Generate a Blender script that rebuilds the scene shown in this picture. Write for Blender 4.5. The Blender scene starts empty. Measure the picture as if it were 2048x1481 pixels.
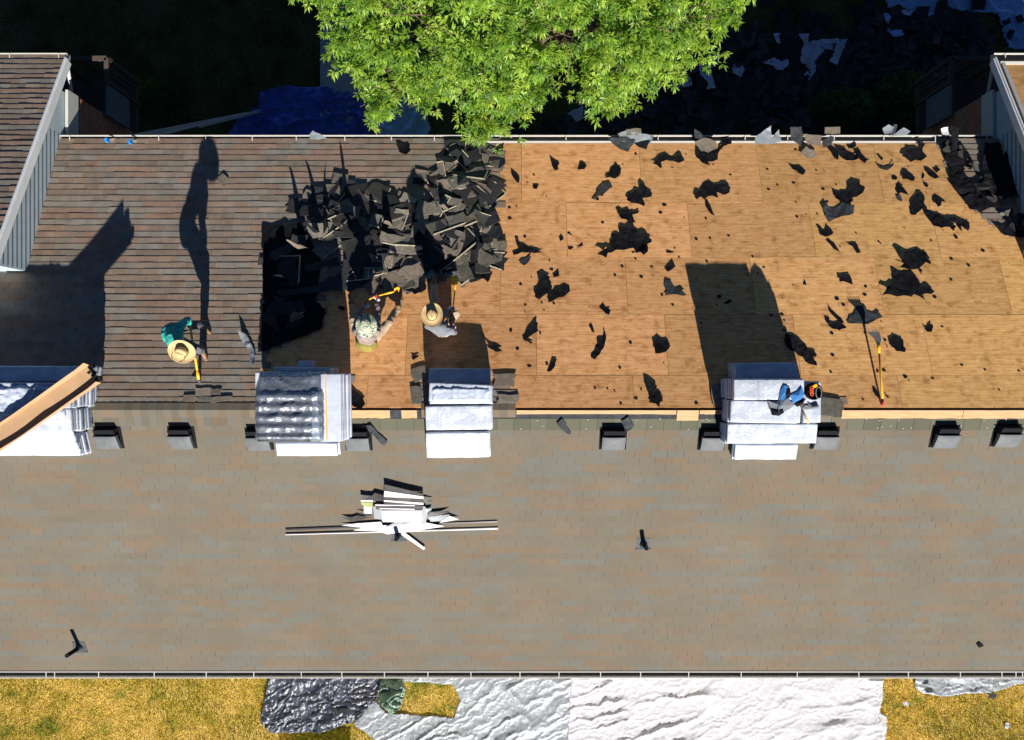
import bpy, bmesh, math, random
import numpy as np
from mathutils import Vector, Matrix, Euler
R = math.radians
rnd = random.Random(7)
npr = np.random.RandomState(11)
SC = bpy.context.scene
COL = SC.collection

# ---------------- camera, sky, sun, exposure ----------------
F = 1365.0                       # focal length in photo pixels (2048 wide)
CZ = 19.6                        # drone height above the lawn
ZR, YR, PITCH = 7.2, -0.727, 0.333   # ridge height, ridge line, roof pitch
cam_d = bpy.data.cameras.new('camera'); cam = bpy.data.objects.new('camera', cam_d)
COL.objects.link(cam); cam.location = (0, 0, CZ); cam.rotation_euler = (0, 0, 0)
cam_d.sensor_width = 36; cam_d.lens = 36*F/2048; cam_d.clip_end = 500
SC.camera = cam
SUN = Vector((0.2, -1.0, 0.70)).normalized()       # towards the sun
w = bpy.data.worlds.new("World"); SC.world = w; w.use_nodes = True
nt = w.node_tree; bg = nt.nodes['Background']
sky = nt.nodes.new('ShaderNodeTexSky'); sky.sky_type = 'NISHITA'; sky.sun_disc = False
sky.sun_elevation = math.asin(SUN.z); sky.sun_rotation = math.atan2(SUN.x, SUN.y)
sky.altitude = 6500; sky.air_density = 1.0; sky.dust_density = 0.0; sky.ozone_density = 7.0
nt.links.new(sky.outputs[0], bg.inputs[0]); bg.inputs[1].default_value = 0.05
sl = bpy.data.lights.new('sun', 'SUN'); sl.energy = 5.0; sl.angle = R(0.5); sl.color = (1, .94, .86)
so = bpy.data.objects.new('sun', sl); COL.objects.link(so); so.rotation_euler = SUN.to_track_quat('Z', 'Y').to_euler()
so.location = (4, -20, 30)
SC.view_settings.view_transform = 'Standard'; SC.view_settings.look = 'None'
SC.view_settings.exposure = 0.88; SC.view_settings.gamma = 1
SC.render.engine = 'CYCLES'

# ---------------- pixel helpers (photo pixels 2048x1481 -> world metres) ----------------
def ray(px, py, z):
    d = CZ - z
    return Vector(((px-1024)/F*d, (740.5-py)/F*d, z))
def roof_z(Y): return ZR - PITCH*abs(Y-YR)
def on(px, py, h=0.0):
    z = 7.0
    for _ in range(40):
        p = ray(px, py, z); z = roof_z(p.y) + h
    return ray(px, py, z)
def pix(p):
    d = CZ - p[2]
    return (1024+F*p[0]/d, 740.5-F*p[1]/d)
def inpoly(x, y, poly):
    c = False; n = len(poly); j = n-1
    for i in range(n):
        xi, yi = poly[i]; xj, yj = poly[j]
        if (yi > y) != (yj > y) and x < (xj-xi)*(y-yi)/(yj-yi)+xi: c = not c
        j = i
    return c

# ---------------- noise ----------------
_T = npr.rand(256, 256)
def vnoise(x, y, s=0):
    x = np.asarray(x, float)+s*17.3; y = np.asarray(y, float)+s*9.1
    xi = np.floor(x).astype(int); yi = np.floor(y).astype(int)
    fx = x-xi; fy = y-yi; fx = fx*fx*(3-2*fx); fy = fy*fy*(3-2*fy)
    g = lambda a, b: _T[a % 256, b % 256]
    return (g(xi, yi)*(1-fx)+g(xi+1, yi)*fx)*(1-fy)+(g(xi, yi+1)*(1-fx)+g(xi+1, yi+1)*fx)*fy
def fbm(x, y, s=0, o=4):
    v = 0; a = .5; f = 1
    for k in range(o):
        v = v+a*vnoise(np.asarray(x)*f, np.asarray(y)*f, s+k*3); a *= .5; f *= 2.03
    return v

# ---------------- object helpers ----------------
def tag(o, label=None, cat=None, group=None, kind=None):
    if label: o['label'] = label
    if cat: o['category'] = cat
    if group: o['group'] = group
    if kind: o['kind'] = kind
    return o
def empty(name, loc, label=None, cat=None, group=None, kind=None):
    o = bpy.data.objects.new(name, None); COL.objects.link(o); o.location = loc
    o.empty_display_size = .2
    return tag(o, label, cat, group, kind)
def link(name, me, m=None, parent=None):
    o = bpy.data.objects.new(name, me); COL.objects.link(o)
    if m is not None:
        for k in (m if isinstance(m, (list, tuple)) else [m]): me.materials.append(k)
    if parent is not None:
        o.parent = parent
        o.matrix_parent_inverse = Matrix.Identity(4)
        wl = world_loc(parent)
        me.transform(Matrix.Translation(-wl))
    return o
def world_loc(o):
    v = Vector(o.location)
    while o.parent is not None:
        o = o.parent; v = v+Vector(o.location)
    return v
def mk(name, verts, faces, m=None, parent=None, smooth=False, cols=None, fmat=None, origin=None, center=False):
    """mesh from world-space verts; origin moved to `origin` (or the bbox base when center)."""
    me = bpy.data.meshes.new(name)
    V = np.asarray(verts, float)
    if center and origin is None:
        origin = Vector(((V[:, 0].min()+V[:, 0].max())/2, (V[:, 1].min()+V[:, 1].max())/2, V[:, 2].min()))
    me.from_pydata(V.tolist(), [], faces if isinstance(faces, list) else faces.tolist())
    if smooth: me.polygons.foreach_set('use_smooth', [True]*len(me.polygons))
    if cols is not None:
        a = me.color_attributes.new('Col', 'FLOAT_COLOR', 'CORNER')
        cf = np.asarray(cols, float)          # one colour per face
        lt = np.array([p.loop_total for p in me.polygons])
        arr = np.repeat(cf, lt, axis=0)
        arr = np.hstack([arr, np.ones((len(arr), 1))]) if arr.shape[1] == 3 else arr
        a.data.foreach_set('color', arr.ravel())
    if fmat is not None: me.polygons.foreach_set('material_index', list(fmat))
    if origin is not None and parent is None:
        me.transform(Matrix.Translation(-Vector(origin)))
    me.update()
    o = link(name, me, m, parent)
    if origin is not None and parent is None: o.location = origin
    return o

class MB:
    def __init__(s): s.v = []; s.f = []; s.c = []
    def add(s, vs, fs, col=None):
        n = len(s.v); s.v += [tuple(v) for v in vs]; s.f += [tuple(i+n for i in f) for f in fs]
        s.c += [col or (1, 1, 1)]*len(fs)
    def box(s, c, size, rot=None, col=None):
        hx, hy, hz = size[0]/2, size[1]/2, size[2]/2
        P = [Vector((x, y, z)) for z in (-hz, hz) for x, y in ((-hx, -hy), (hx, -hy), (hx, hy), (-hx, hy))]
        if rot is not None: P = [rot @ p for p in P]
        c = Vector(c); P = [p+c for p in P]
        s.add(P, [(3, 2, 1, 0), (4, 5, 6, 7), (0, 1, 5, 4), (1, 2, 6, 5), (2, 3, 7, 6), (3, 0, 4, 7)], col)
    def bar(s, a, b, wd, th, up=Vector((0, 0, 1)), col=None):
        a = Vector(a); b = Vector(b); d = (b-a).normalized(); sd = d.cross(up)
        if sd.length < 1e-4: sd = Vector((1, 0, 0))
        sd.normalize(); u = sd.cross(d).normalized()
        P = [a+sd*x*wd/2+u*y*th/2 for x, y in ((-1, -1), (1, -1), (1, 1), (-1, 1))]+[b+sd*x*wd/2+u*y*th/2 for x, y in ((-1, -1), (1, -1), (1, 1), (-1, 1))]
        s.add(P, [(0, 1, 2, 3), (7, 6, 5, 4), (1, 0, 4, 5), (2, 1, 5, 6), (3, 2, 6, 7), (0, 3, 7, 4)], col)
    def tube(s, pts, r, n=10, cap=True, col=None):
        pts = [Vector(p) for p in pts]; rs = r if isinstance(r, (list, tuple)) else [r]*len(pts)
        base = len(s.v); V = []; Fc = []
        prev = None
        for i, p in enumerate(pts):
            d = (pts[min(i+1, len(pts)-1)]-pts[max(i-1, 0)]).normalized()
            if prev is None:
                u = d.orthogonal().normalized()
            else:
                u = (prev-d*prev.dot(d)).normalized()
            prev = u; vv = d.cross(u)
            for k in range(n):
                a = 2*math.pi*k/n; V.append(p+(u*math.cos(a)+vv*math.sin(a))*rs[i])
        for i in range(len(pts)-1):
            for k in range(n):
                Fc.append((i*n+k, i*n+(k+1) % n, (i+1)*n+(k+1) % n, (i+1)*n+k))
        if cap: Fc.append(tuple(range(n-1, -1, -1))); Fc.append(tuple((len(pts)-1)*n+k for k in range(n)))
        s.add(V, Fc, col)
    def build(s, name, m=None, parent=None, smooth=False, center=True, cols=False, origin=None):
        return mk(name, s.v, s.f, m, parent, smooth, s.c if cols else None, None, origin, center and parent is None)

# ---------------- materials ----------------
MATS = {}
def mat(name, col, rough=.7, metal=0, nscale=8, namt=.12, bump=0.0, bscale=40, attr=None, spec=.4, hue=0.0, trans=None, stretch=(1, 1, 1), bdist=.01, coat=0, fine=0):
    if name in MATS: return MATS[name]
    m = bpy.data.materials.new(name); m.use_nodes = True; t = m.node_tree; N = t.nodes; L = t.links
    b = N['Principled BSDF']; b.inputs['Roughness'].default_value = rough; b.inputs['Metallic'].default_value = metal
    b.inputs['Specular IOR Level'].default_value = spec
    if coat: b.inputs['Coat Weight'].default_value = coat
    tc = N.new('ShaderNodeTexCoord'); mp = N.new('ShaderNodeMapping'); mp.inputs['Scale'].default_value = stretch
    L.new(tc.outputs['Object'], mp.inputs[0])
    nz = N.new('ShaderNodeTexNoise'); nz.inputs['Scale'].default_value = nscale; nz.inputs['Detail'].default_value = 6
    L.new(mp.outputs[0], nz.inputs[0])
    mr = N.new('ShaderNodeMapRange'); mr.inputs[1].default_value = .3; mr.inputs[2].default_value = .7
    mr.inputs[3].default_value = 1-namt; mr.inputs[4].default_value = 1+namt; L.new(nz.outputs[0], mr.inputs[0])
    mx = N.new('ShaderNodeVectorMath'); mx.operation = 'SCALE'
    if attr:
        at = N.new('ShaderNodeAttribute'); at.attribute_name = attr; L.new(at.outputs['Color'], mx.inputs[0])
    else: mx.inputs[0].default_value = col[:3]
    L.new(mr.outputs[0], mx.inputs['Scale'])
    out = mx.outputs[0]
    if fine:
        n3 = N.new('ShaderNodeTexNoise'); n3.inputs['Scale'].default_value = 260; n3.inputs['Detail'].default_value = 2
        L.new(tc.outputs['Object'], n3.inputs[0])
        m3 = N.new('ShaderNodeMapRange'); m3.inputs[1].default_value = .3; m3.inputs[2].default_value = .7
        m3.inputs[3].default_value = 1-fine; m3.inputs[4].default_value = 1+fine; L.new(n3.outputs[0], m3.inputs[0])
        s3 = N.new('ShaderNodeVectorMath'); s3.operation = 'SCALE'; L.new(out, s3.inputs[0]); L.new(m3.outputs[0], s3.inputs['Scale']); out = s3.outputs[0]
    L.new(out, b.inputs['Base Color'])
    if bump:
        n2 = N.new('ShaderNodeTexNoise'); n2.inputs['Scale'].default_value = bscale; n2.inputs['Detail'].default_value = 5
        L.new(mp.outputs[0], n2.inputs[0])
        bp = N.new('ShaderNodeBump'); bp.inputs['Strength'].default_value = bump; bp.inputs['Distance'].default_value = bdist
        L.new(n2.outputs[0], bp.inputs['Height']); L.new(bp.outputs[0], b.inputs['Normal'])
    MATS[name] = m; return m

def mat_plywood():
    m = bpy.data.materials.new('plywood'); m.use_nodes = True; t = m.node_tree; N = t.nodes; L = t.links
    b = N['Principled BSDF']; b.inputs['Roughness'].default_value = .8; b.inputs['Specular IOR Level'].default_value = .2
    at = N.new('ShaderNodeAttribute'); at.attribute_name = 'Col'
    geo = N.new('ShaderNodeTexCoord')
    off = N.new('ShaderNodeVectorMath'); off.operation = 'MULTIPLY_ADD'
    L.new(at.outputs['Color'], off.inputs[0]); off.inputs[1].default_value = (37, 19, 51); L.new(geo.outputs['Object'], off.inputs[2])
    mp = N.new('ShaderNodeMapping'); mp.inputs['Scale'].default_value = (1.0, 7, 7); L.new(off.outputs[0], mp.inputs[0])
    # cathedral grain: distorted bands along the sheet
    wv = N.new('ShaderNodeTexWave'); wv.wave_type = 'BANDS'; wv.bands_direction = 'Y'; wv.inputs['Scale'].default_value = .75
    wv.inputs['Distortion'].default_value = 14; wv.inputs['Detail'].default_value = 3; wv.inputs['Detail Scale'].default_value = .9
    L.new(mp.outputs[0], wv.inputs[0])
    nz = N.new('ShaderNodeTexNoise'); nz.inputs['Scale'].default_value = 3.2; nz.inputs['Detail'].default_value = 8; nz.inputs['Roughness'].default_value = .65
    mp2 = N.new('ShaderNodeMapping'); mp2.inputs['Scale'].default_value = (1.6, 3.6, 3.6); L.new(off.outputs[0], mp2.inputs[0]); L.new(mp2.outputs[0], nz.inputs[0])
    ad = N.new('ShaderNodeMath'); ad.operation = 'MULTIPLY_ADD'; L.new(wv.outputs['Fac'], ad.inputs[0]); ad.inputs[1].default_value = .16; L.new(nz.outputs[0], ad.inputs[2])
    rp = N.new('ShaderNodeValToRGB'); e = rp.color_ramp.elements
    e[0].position = .26; e[0].color = (.36, .158, .052, 1); e[1].position = .80; e[1].color = (.80, .44, .20, 1)
    e2 = rp.color_ramp.elements.new(.48); e2.color = (.62, .308, .122, 1)
    L.new(ad.outputs[0], rp.inputs[0])
    # knots / brown blotches, tar and weather stains that belong to the sheet
    kn = N.new('ShaderNodeTexNoise'); kn.inputs['Scale'].default_value = 3.4; kn.inputs['Detail'].default_value = 3
    mp3 = N.new('ShaderNodeMapping'); mp3.inputs['Scale'].default_value = (1.25, 1.6, 1.6); L.new(off.outputs[0], mp3.inputs[0]); L.new(mp3.outputs[0], kn.inputs[0])
    kr = N.new('ShaderNodeMapRange'); kr.inputs[1].default_value = .58; kr.inputs[2].default_value = .72; L.new(kn.outputs[0], kr.inputs[0])
    km = N.new('ShaderNodeMath'); km.operation = 'MULTIPLY'; km.inputs[1].default_value = .58; L.new(kr.outputs[0], km.inputs[0])
    mx = N.new('ShaderNodeMix'); mx.data_type = 'RGBA'; L.new(km.outputs[0], mx.inputs[0]); L.new(rp.outputs[0], mx.inputs[6]); mx.inputs[7].default_value = (.30, .135, .035, 1)
    # broad tone drift per sheet
    sp = N.new('ShaderNodeSeparateColor'); L.new(at.outputs['Color'], sp.inputs[0])
    tn = N.new('ShaderNodeMapRange'); tn.inputs[3].default_value = .84; tn.inputs[4].default_value = 1.10; L.new(sp.outputs[0], tn.inputs[0])
    sc = N.new('ShaderNodeVectorMath'); sc.operation = 'SCALE'; L.new(mx.outputs[2], sc.inputs[0]); L.new(tn.outputs[0], sc.inputs['Scale'])
    yl = N.new('ShaderNodeMix'); yl.data_type = 'RGBA'; L.new(sp.outputs[1], yl.inputs[0]); L.new(sc.outputs[0], yl.inputs[6])
    ym = N.new('ShaderNodeVectorMath'); ym.operation = 'MULTIPLY'; L.new(sc.outputs[0], ym.inputs[0]); ym.inputs[1].default_value = (.93, 1.05, .85)
    L.new(ym.outputs[0], yl.inputs[7])
    # fine dark flecks (nail holes, splinters)
    fk = N.new('ShaderNodeTexVoronoi'); fk.inputs['Scale'].default_value = 8.5; L.new(off.outputs[0], fk.inputs[0])
    fr = N.new('ShaderNodeMath'); fr.operation = 'LESS_THAN'; fr.inputs[1].default_value = .075; L.new(fk.outputs['Distance'], fr.inputs[0])
    fm = N.new('ShaderNodeMix'); fm.data_type = 'RGBA'; L.new(fr.outputs[0], fm.inputs[0]); L.new(yl.outputs[2], fm.inputs[6]); fm.inputs[7].default_value = (.10, .05, .02, 1)
    # nail rows and water marks over the joists every 41 cm
    sx = N.new('ShaderNodeSeparateXYZ'); L.new(geo.outputs['Object'], sx.inputs[0])
    dv = N.new('ShaderNodeMath'); dv.operation = 'MULTIPLY'; dv.inputs[1].default_value = 1/.61; L.new(sx.outputs[0], dv.inputs[0])
    frc = N.new('ShaderNodeMath'); frc.operation = 'FRACT'; L.new(dv.outputs[0], frc.inputs[0])
    sb = N.new('ShaderNodeMath'); sb.operation = 'SUBTRACT'; sb.inputs[1].default_value = .5; L.new(frc.outputs[0], sb.inputs[0])
    ab = N.new('ShaderNodeMath'); ab.operation = 'ABSOLUTE'; L.new(sb.outputs[0], ab.inputs[0])
    jr = N.new('ShaderNodeMapRange'); jr.inputs[1].default_value = .16; jr.inputs[2].default_value = .0; L.new(ab.outputs[0], jr.inputs[0])
    jn = N.new('ShaderNodeTexNoise'); jn.inputs['Scale'].default_value = 3.0; jn.inputs['Detail'].default_value = 4; mp4 = N.new('ShaderNodeMapping'); mp4.inputs['Scale'].default_value = (1.4, 2.3, 2.3); L.new(off.outputs[0], mp4.inputs[0]); L.new(mp4.outputs[0], jn.inputs[0])
    jm = N.new('ShaderNodeMapRange'); jm.inputs[1].default_value = .52; jm.inputs[2].default_value = .68; L.new(jn.outputs[0], jm.inputs[0])
    jx = N.new('ShaderNodeMath'); jx.operation = 'MULTIPLY'; L.new(jr.outputs[0], jx.inputs[0]); L.new(jm.outputs[0], jx.inputs[1])
    jj = N.new('ShaderNodeMath'); jj.operation = 'MULTIPLY'; jj.inputs[1].default_value = .7; L.new(jx.outputs[0], jj.inputs[0])
    jc = N.new('ShaderNodeMix'); jc.data_type = 'RGBA'; L.new(jj.outputs[0], jc.inputs[0]); L.new(fm.outputs[2], jc.inputs[6]); jc.inputs[7].default_value = (.26, .105, .03, 1)
    L.new(jc.outputs[2], b.inputs['Base Color'])
    bp = N.new('ShaderNodeBump'); bp.inputs['Strength'].default_value = .35; bp.inputs['Distance'].default_value = .006; L.new(nz.outputs[0], bp.inputs['Height']); L.new(bp.outputs[0], b.inputs['Normal'])
    return m

def mat_wrap(name='bundle_wrap'):
    """white printed plastic wrap with pale grey columns of small print"""
    m = bpy.data.materials.new(name); m.use_nodes = True; t = m.node_tree; N = t.nodes; L = t.links
    b = N['Principled BSDF']; b.inputs['Roughness'].default_value = .38; b.inputs['Specular IOR Level'].default_value = .5
    tc = N.new('ShaderNodeTexCoord')
    br = N.new('ShaderNodeTexBrick'); br.inputs['Scale'].default_value = 1; br.offset = 0
    br.inputs['Brick Width'].default_value = .17; br.inputs['Row Height'].default_value = .019; br.inputs['Mortar Size'].default_value = .0055
    br.inputs['Color1'].default_value = (1, 1, 1, 1); br.inputs['Color2'].default_value = (1, 1, 1, 1); br.inputs['Mortar'].default_value = (0, 0, 0, 1)
    L.new(tc.outputs['Object'], br.inputs[0])
    nz = N.new('ShaderNodeTexNoise'); nz.inputs['Scale'].default_value = 6; L.new(tc.outputs['Object'], nz.inputs[0])
    gt = N.new('ShaderNodeMath'); gt.operation = 'GREATER_THAN'; gt.inputs[1].default_value = .5; L.new(nz.outputs[0], gt.inputs[0])
    ml = N.new('ShaderNodeMath'); ml.operation = 'MULTIPLY'; L.new(gt.outputs[0], ml.inputs[0]); L.new(br.outputs['Color'], ml.inputs[1])
    m3 = N.new('ShaderNodeMath'); m3.operation = 'MULTIPLY'; L.new(ml.outputs[0], m3.inputs[0]); m3.inputs[1].default_value = .85
    mx = N.new('ShaderNodeMix'); mx.data_type = 'RGBA'; L.new(m3.outputs[0], mx.inputs[0]); mx.inputs[6].default_value = (.48, .52, .59, 1); mx.inputs[7].default_value = (.25, .30, .38, 1)
    L.new(mx.outputs[2], b.inputs['Base Color'])
    n2 = N.new('ShaderNodeTexNoise'); n2.inputs['Scale'].default_value = 9; n2.inputs['Detail'].default_value = 6; n2.inputs['Distortion'].default_value = 1.5; L.new(tc.outputs['Object'], n2.inputs[0])
    bp = N.new('ShaderNodeBump'); bp.inputs['Strength'].default_value = .6; bp.inputs['Distance'].default_value = .015; L.new(n2.outputs[0], bp.inputs['Height']); L.new(bp.outputs[0], b.inputs['Normal'])
    return m

def mat_film():
    m = bpy.data.materials.new('clear_film'); m.use_nodes = True; t = m.node_tree; N = t.nodes; L = t.links
    N.remove(N['Principled BSDF']); out = N['Material Output']
    tr = N.new('ShaderNodeBsdfTransparent'); tr.inputs[0].default_value = (.86, .9, .95, 1)
    gl = N.new('ShaderNodeBsdfGlossy'); gl.inputs['Roughness'].default_value = .16
    df = N.new('ShaderNodeBsdfDiffuse'); df.inputs[0].default_value = (.55, .62, .72, 1)
    tc = N.new('ShaderNodeTexCoord'); n2 = N.new('ShaderNodeTexNoise'); n2.inputs['Scale'].default_value = 7; n2.inputs['Detail'].default_value = 7; n2.inputs['Distortion'].default_value = 2.5
    L.new(tc.outputs['Object'], n2.inputs[0])
    bp = N.new('ShaderNodeBump'); bp.inputs['Strength'].default_value = 1; bp.inputs['Distance'].default_value = .018; L.new(n2.outputs[0], bp.inputs['Height'])
    L.new(bp.outputs[0], gl.inputs['Normal']); L.new(bp.outputs[0], df.inputs['Normal'])
    a = N.new('ShaderNodeMixShader'); a.inputs[0].default_value = .2; L.new(tr.outputs[0], a.inputs[1]); L.new(df.outputs[0], a.inputs[2])
    fr = N.new('ShaderNodeFresnel'); fr.inputs[0].default_value = 1.5; L.new(bp.outputs[0], fr.inputs['Normal'])
    ad = N.new('ShaderNodeMath'); ad.operation = 'ADD'; ad.inputs[1].default_value = .05; L.new(fr.outputs[0], ad.inputs[0])
    c = N.new('ShaderNodeMixShader'); L.new(ad.outputs[0], c.inputs[0]); L.new(a.outputs[0], c.inputs[1]); L.new(gl.outputs[0], c.inputs[2])
    L.new(c.outputs[0], out.inputs[0]); return m

def mat_leaf():
    m = bpy.data.materials.new('leaf'); m.use_nodes = True; t = m.node_tree; N = t.nodes; L = t.links
    b = N['Principled BSDF']; out = N['Material Output']; b.inputs['Roughness'].default_value = .42; b.inputs['Specular IOR Level'].default_value = .45
    at = N.new('ShaderNodeAttribute'); at.attribute_name = 'Col'; L.new(at.outputs['Color'], b.inputs['Base Color'])
    tl = N.new('ShaderNodeBsdfTranslucent')
    mu = N.new('ShaderNodeVectorMath'); mu.operation = 'MULTIPLY'; L.new(at.outputs['Color'], mu.inputs[0]); mu.inputs[1].default_value = (1.3, 1.35, .5); L.new(mu.outputs[0], tl.inputs[0])
    a = N.new('ShaderNodeMixShader'); a.inputs[0].default_value = .38; L.new(b.outputs[0], a.inputs[1]); L.new(tl.outputs[0], a.inputs[2]); L.new(a.outputs[0], out.inputs[0])
    return m

def mat_lawn():
    m = bpy.data.materials.new('lawn'); m.use_nodes = True; t = m.node_tree; N = t.nodes; L = t.links
    b = N['Principled BSDF']; b.inputs['Roughness'].default_value = .9; b.inputs['Specular IOR Level'].default_value = .1
    tc = N.new('ShaderNodeTexCoord'); nz = N.new('ShaderNodeTexNoise'); nz.inputs['Scale'].default_value = 1.3; nz.inputs['Detail'].default_value = 8; nz.inputs['Roughness'].default_value = .65
    L.new(tc.outputs['Object'], nz.inputs[0])
    rp = N.new('ShaderNodeValToRGB'); e = rp.color_ramp.elements
    e[0].position = .36; e[0].color = (.13, .16, .02, 1); e[1].position = .57; e[1].color = (.52, .37, .09, 1)
    k = e.new(.46); k.color = (.38, .28, .045, 1)
    L.new(nz.outputs[0], rp.inputs[0])
    n2 = N.new('ShaderNodeTexNoise'); n2.inputs['Scale'].default_value = 30; n2.inputs['Detail'].default_value = 5; L.new(tc.outputs['Object'], n2.inputs[0])
    mr = N.new('ShaderNodeMapRange'); mr.inputs[1].default_value = .3; mr.inputs[2].default_value = .7; mr.inputs[3].default_value = .5; mr.inputs[4].default_value = 1.4; L.new(n2.outputs[0], mr.inputs[0])
    sc = N.new('ShaderNodeVectorMath'); sc.operation = 'SCALE'; L.new(rp.outputs[0], sc.inputs[0]); L.new(mr.outputs[0], sc.inputs['Scale'])
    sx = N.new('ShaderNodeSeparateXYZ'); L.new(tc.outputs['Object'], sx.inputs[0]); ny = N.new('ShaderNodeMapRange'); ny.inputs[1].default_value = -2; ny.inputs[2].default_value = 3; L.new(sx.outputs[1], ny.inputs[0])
    gm = N.new('ShaderNodeVectorMath'); gm.operation = 'MULTIPLY'; L.new(sc.outputs[0], gm.inputs[0]); gm.inputs[1].default_value = (.20, .30, .45)  # paints the building's shade into the north lawn as a darker tint
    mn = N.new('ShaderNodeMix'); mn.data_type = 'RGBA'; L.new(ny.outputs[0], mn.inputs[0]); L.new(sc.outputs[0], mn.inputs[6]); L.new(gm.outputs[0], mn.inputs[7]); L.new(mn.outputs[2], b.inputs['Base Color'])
    bp = N.new('ShaderNodeBump'); bp.inputs['Strength'].default_value = 1; bp.inputs['Distance'].default_value = .05; L.new(n2.outputs[0], bp.inputs['Height']); L.new(bp.outputs[0], b.inputs['Normal'])
    return m

def mat_brick():
    m = bpy.data.materials.new('brick'); m.use_nodes = True; t = m.node_tree; N = t.nodes; L = t.links
    b = N['Principled BSDF']; b.inputs['Roughness'].default_value = .9
    tc = N.new('ShaderNodeTexCoord'); mp = N.new('ShaderNodeMapping'); mp.inputs['Rotation'].default_value = (R(90), 0, R(90))
    sx = N.new('ShaderNodeSeparateXYZ'); cx = N.new('ShaderNodeCombineXYZ'); L.new(tc.outputs['Object'], sx.inputs[0]); L.new(sx.outputs[1], cx.inputs[0]); L.new(sx.outputs[2], cx.inputs[1])
    br = N.new('ShaderNodeTexBrick'); br.inputs['Scale'].default_value = 1; br.inputs['Brick Width'].default_value = .22; br.inputs['Row Height'].default_value = .075; br.inputs['Mortar Size'].default_value = .008
    br.inputs['Color1'].default_value = (.33, .10, .04, 1); br.inputs['Color2'].default_value = (.22, .06, .03, 1); br.inputs['Mortar'].default_value = (.35, .28, .22, 1)
    L.new(cx.outputs[0], br.inputs[0]); L.new(br.outputs[0], b.inputs['Base Color']); return m

M = {}
M['roof_old'] = mat('old_shingle', (1, 1, 1), .95, attr='Col', nscale=5, namt=.16, bump=.5, bscale=180, bdist=.003, spec=.15, fine=.22)
M['roof_near'] = mat('near_shingle', (1, 1, 1), .95, attr='Col', nscale=.9, namt=.06, bump=.4, bscale=200, bdist=.002, spec=.12, fine=.18)
M['ply'] = mat_plywood()
M['lumber'] = mat('fresh_lumber', (.50, .29, .14), .7, nscale=6, namt=.2, stretch=(.6, 8, 8))
M['felt'] = mat('black_felt', (.0095, .010, .0125), .95, nscale=14, namt=.5, bump=.5, bscale=40, spec=.08)
M['feltgrey'] = mat('grey_felt', (.04, .044, .05), .85, nscale=10, namt=.3, bump=.5, bscale=30, spec=.15)
M['loose'] = mat('loose_shingle', (1, 1, 1), .95, attr='Col', nscale=12, namt=.22, bump=.4, bscale=150, bdist=.003, spec=.15, fine=.2)
M['white'] = mat('white_trim', (.50, .49, .45), .45, nscale=4, namt=.06)
M['trim'] = mat('painted_rake', (.80, .82, .80), .5, nscale=4, namt=.05)
M['gutin'] = mat('gutter_shade', (.05, .05, .05), .7, nscale=5, namt=.3)
M['siding'] = mat('siding', (.40, .48, .52), .6, nscale=3, namt=.08)
M['sidingd'] = mat('siding_groove', (.10, .13, .15), .7)
M['stucco'] = mat('beige_siding', (.55, .50, .42), .8)
M['brick'] = mat_brick()
M['wrap'] = mat_wrap()
M['wrapplain'] = mat('wrap_plain', (.47, .52, .61), .35, nscale=6, namt=.05, bump=.5, bscale=8, bdist=.02, spec=.5)
M['film'] = mat_film()
M['pflash'] = mat('pipe_flashing', (.05, .06, .065), .7, nscale=9, namt=.2)
M['vent'] = mat('vent_metal', (.11, .12, .125), .6, metal=.0, nscale=9, namt=.1, spec=.25)
M['vblack'] = mat('vent_black', (.010, .010, .012), .85, spec=.1)
M['leaf'] = mat_leaf()
M['bark'] = mat('bark', (.13, .09, .06), .9, nscale=12, namt=.4, bump=.8, bscale=20, bdist=.03)
M['lawn'] = mat_lawn()
M['blade'] = mat('grass_blade', (1, 1, 1), .8, attr='Col', namt=.2, spec=.15)
M['conc'] = mat('concrete', (.34, .34, .33), .9, nscale=5, namt=.1, bump=.3, bscale=60)
M['bluetarp'] = mat('blue_tarp', (.035, .085, .42), .45, nscale=3, namt=.25, bump=.4, bscale=14, spec=.5)
M['lbsheet'] = mat('light_blue_sheet', (.30, .48, .58), .5, nscale=3, namt=.12, bump=.4, bscale=14)
M['paper'] = mat('torn_white_sheet', (.43, .49, .60), .6, nscale=4, namt=.08, bump=.5, bscale=12, bdist=.02)
M['bigblue'] = mat('pale_blue_tarp', (.22, .38, .60), .55, nscale=3, namt=.12, bump=.4, bscale=12, bdist=.02)
M['silver'] = mat('silver_tarp', (.27, .30, .33), .45, metal=.1, nscale=5, namt=.12, bump=.5, bscale=14, bdist=.015, spec=.4)
M['silverw'] = mat('white_tarp', (.47, .48, .52), .6, nscale=4, namt=.05, bump=.4, bscale=14, bdist=.012, spec=.25)
M['blacksheet'] = mat('dark_plastic_sheet', (.045, .055, .08), .42, nscale=5, namt=.35, bump=.5, bscale=8, bdist=.03, spec=.6)
M['greensheet'] = mat('green_plastic_sheet', (.10, .17, .12), .3, nscale=8, namt=.4, bump=1, bscale=12, bdist=.04, spec=.6)
M['card'] = mat('cardboard', (.42, .27, .145), .75, nscale=3, namt=.08)
M['tubedark'] = mat('roll_dark', (.05, .055, .065), .5, nscale=10, namt=.3)
M['alu'] = mat('aluminium', (.50, .51, .50), .4, metal=.15, nscale=6, namt=.08)
M['bluecap'] = mat('blue_plastic', (.02, .22, .62), .4)
M['yellow'] = mat('yellow_paint', (.78, .42, .02), .35, nscale=20, namt=.1)
M['red'] = mat('red_rubber', (.55, .03, .04), .5)
M['steel'] = mat('dull_steel', (.25, .23, .21), .45, metal=.7, nscale=30, namt=.3)
M['wood'] = mat('hammer_wood', (.72, .40, .12), .5, nscale=8, namt=.15, stretch=(8, 8, 1))
M['skin'] = mat('skin', (.42, .22, .14), .55, nscale=20, namt=.08)
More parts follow.
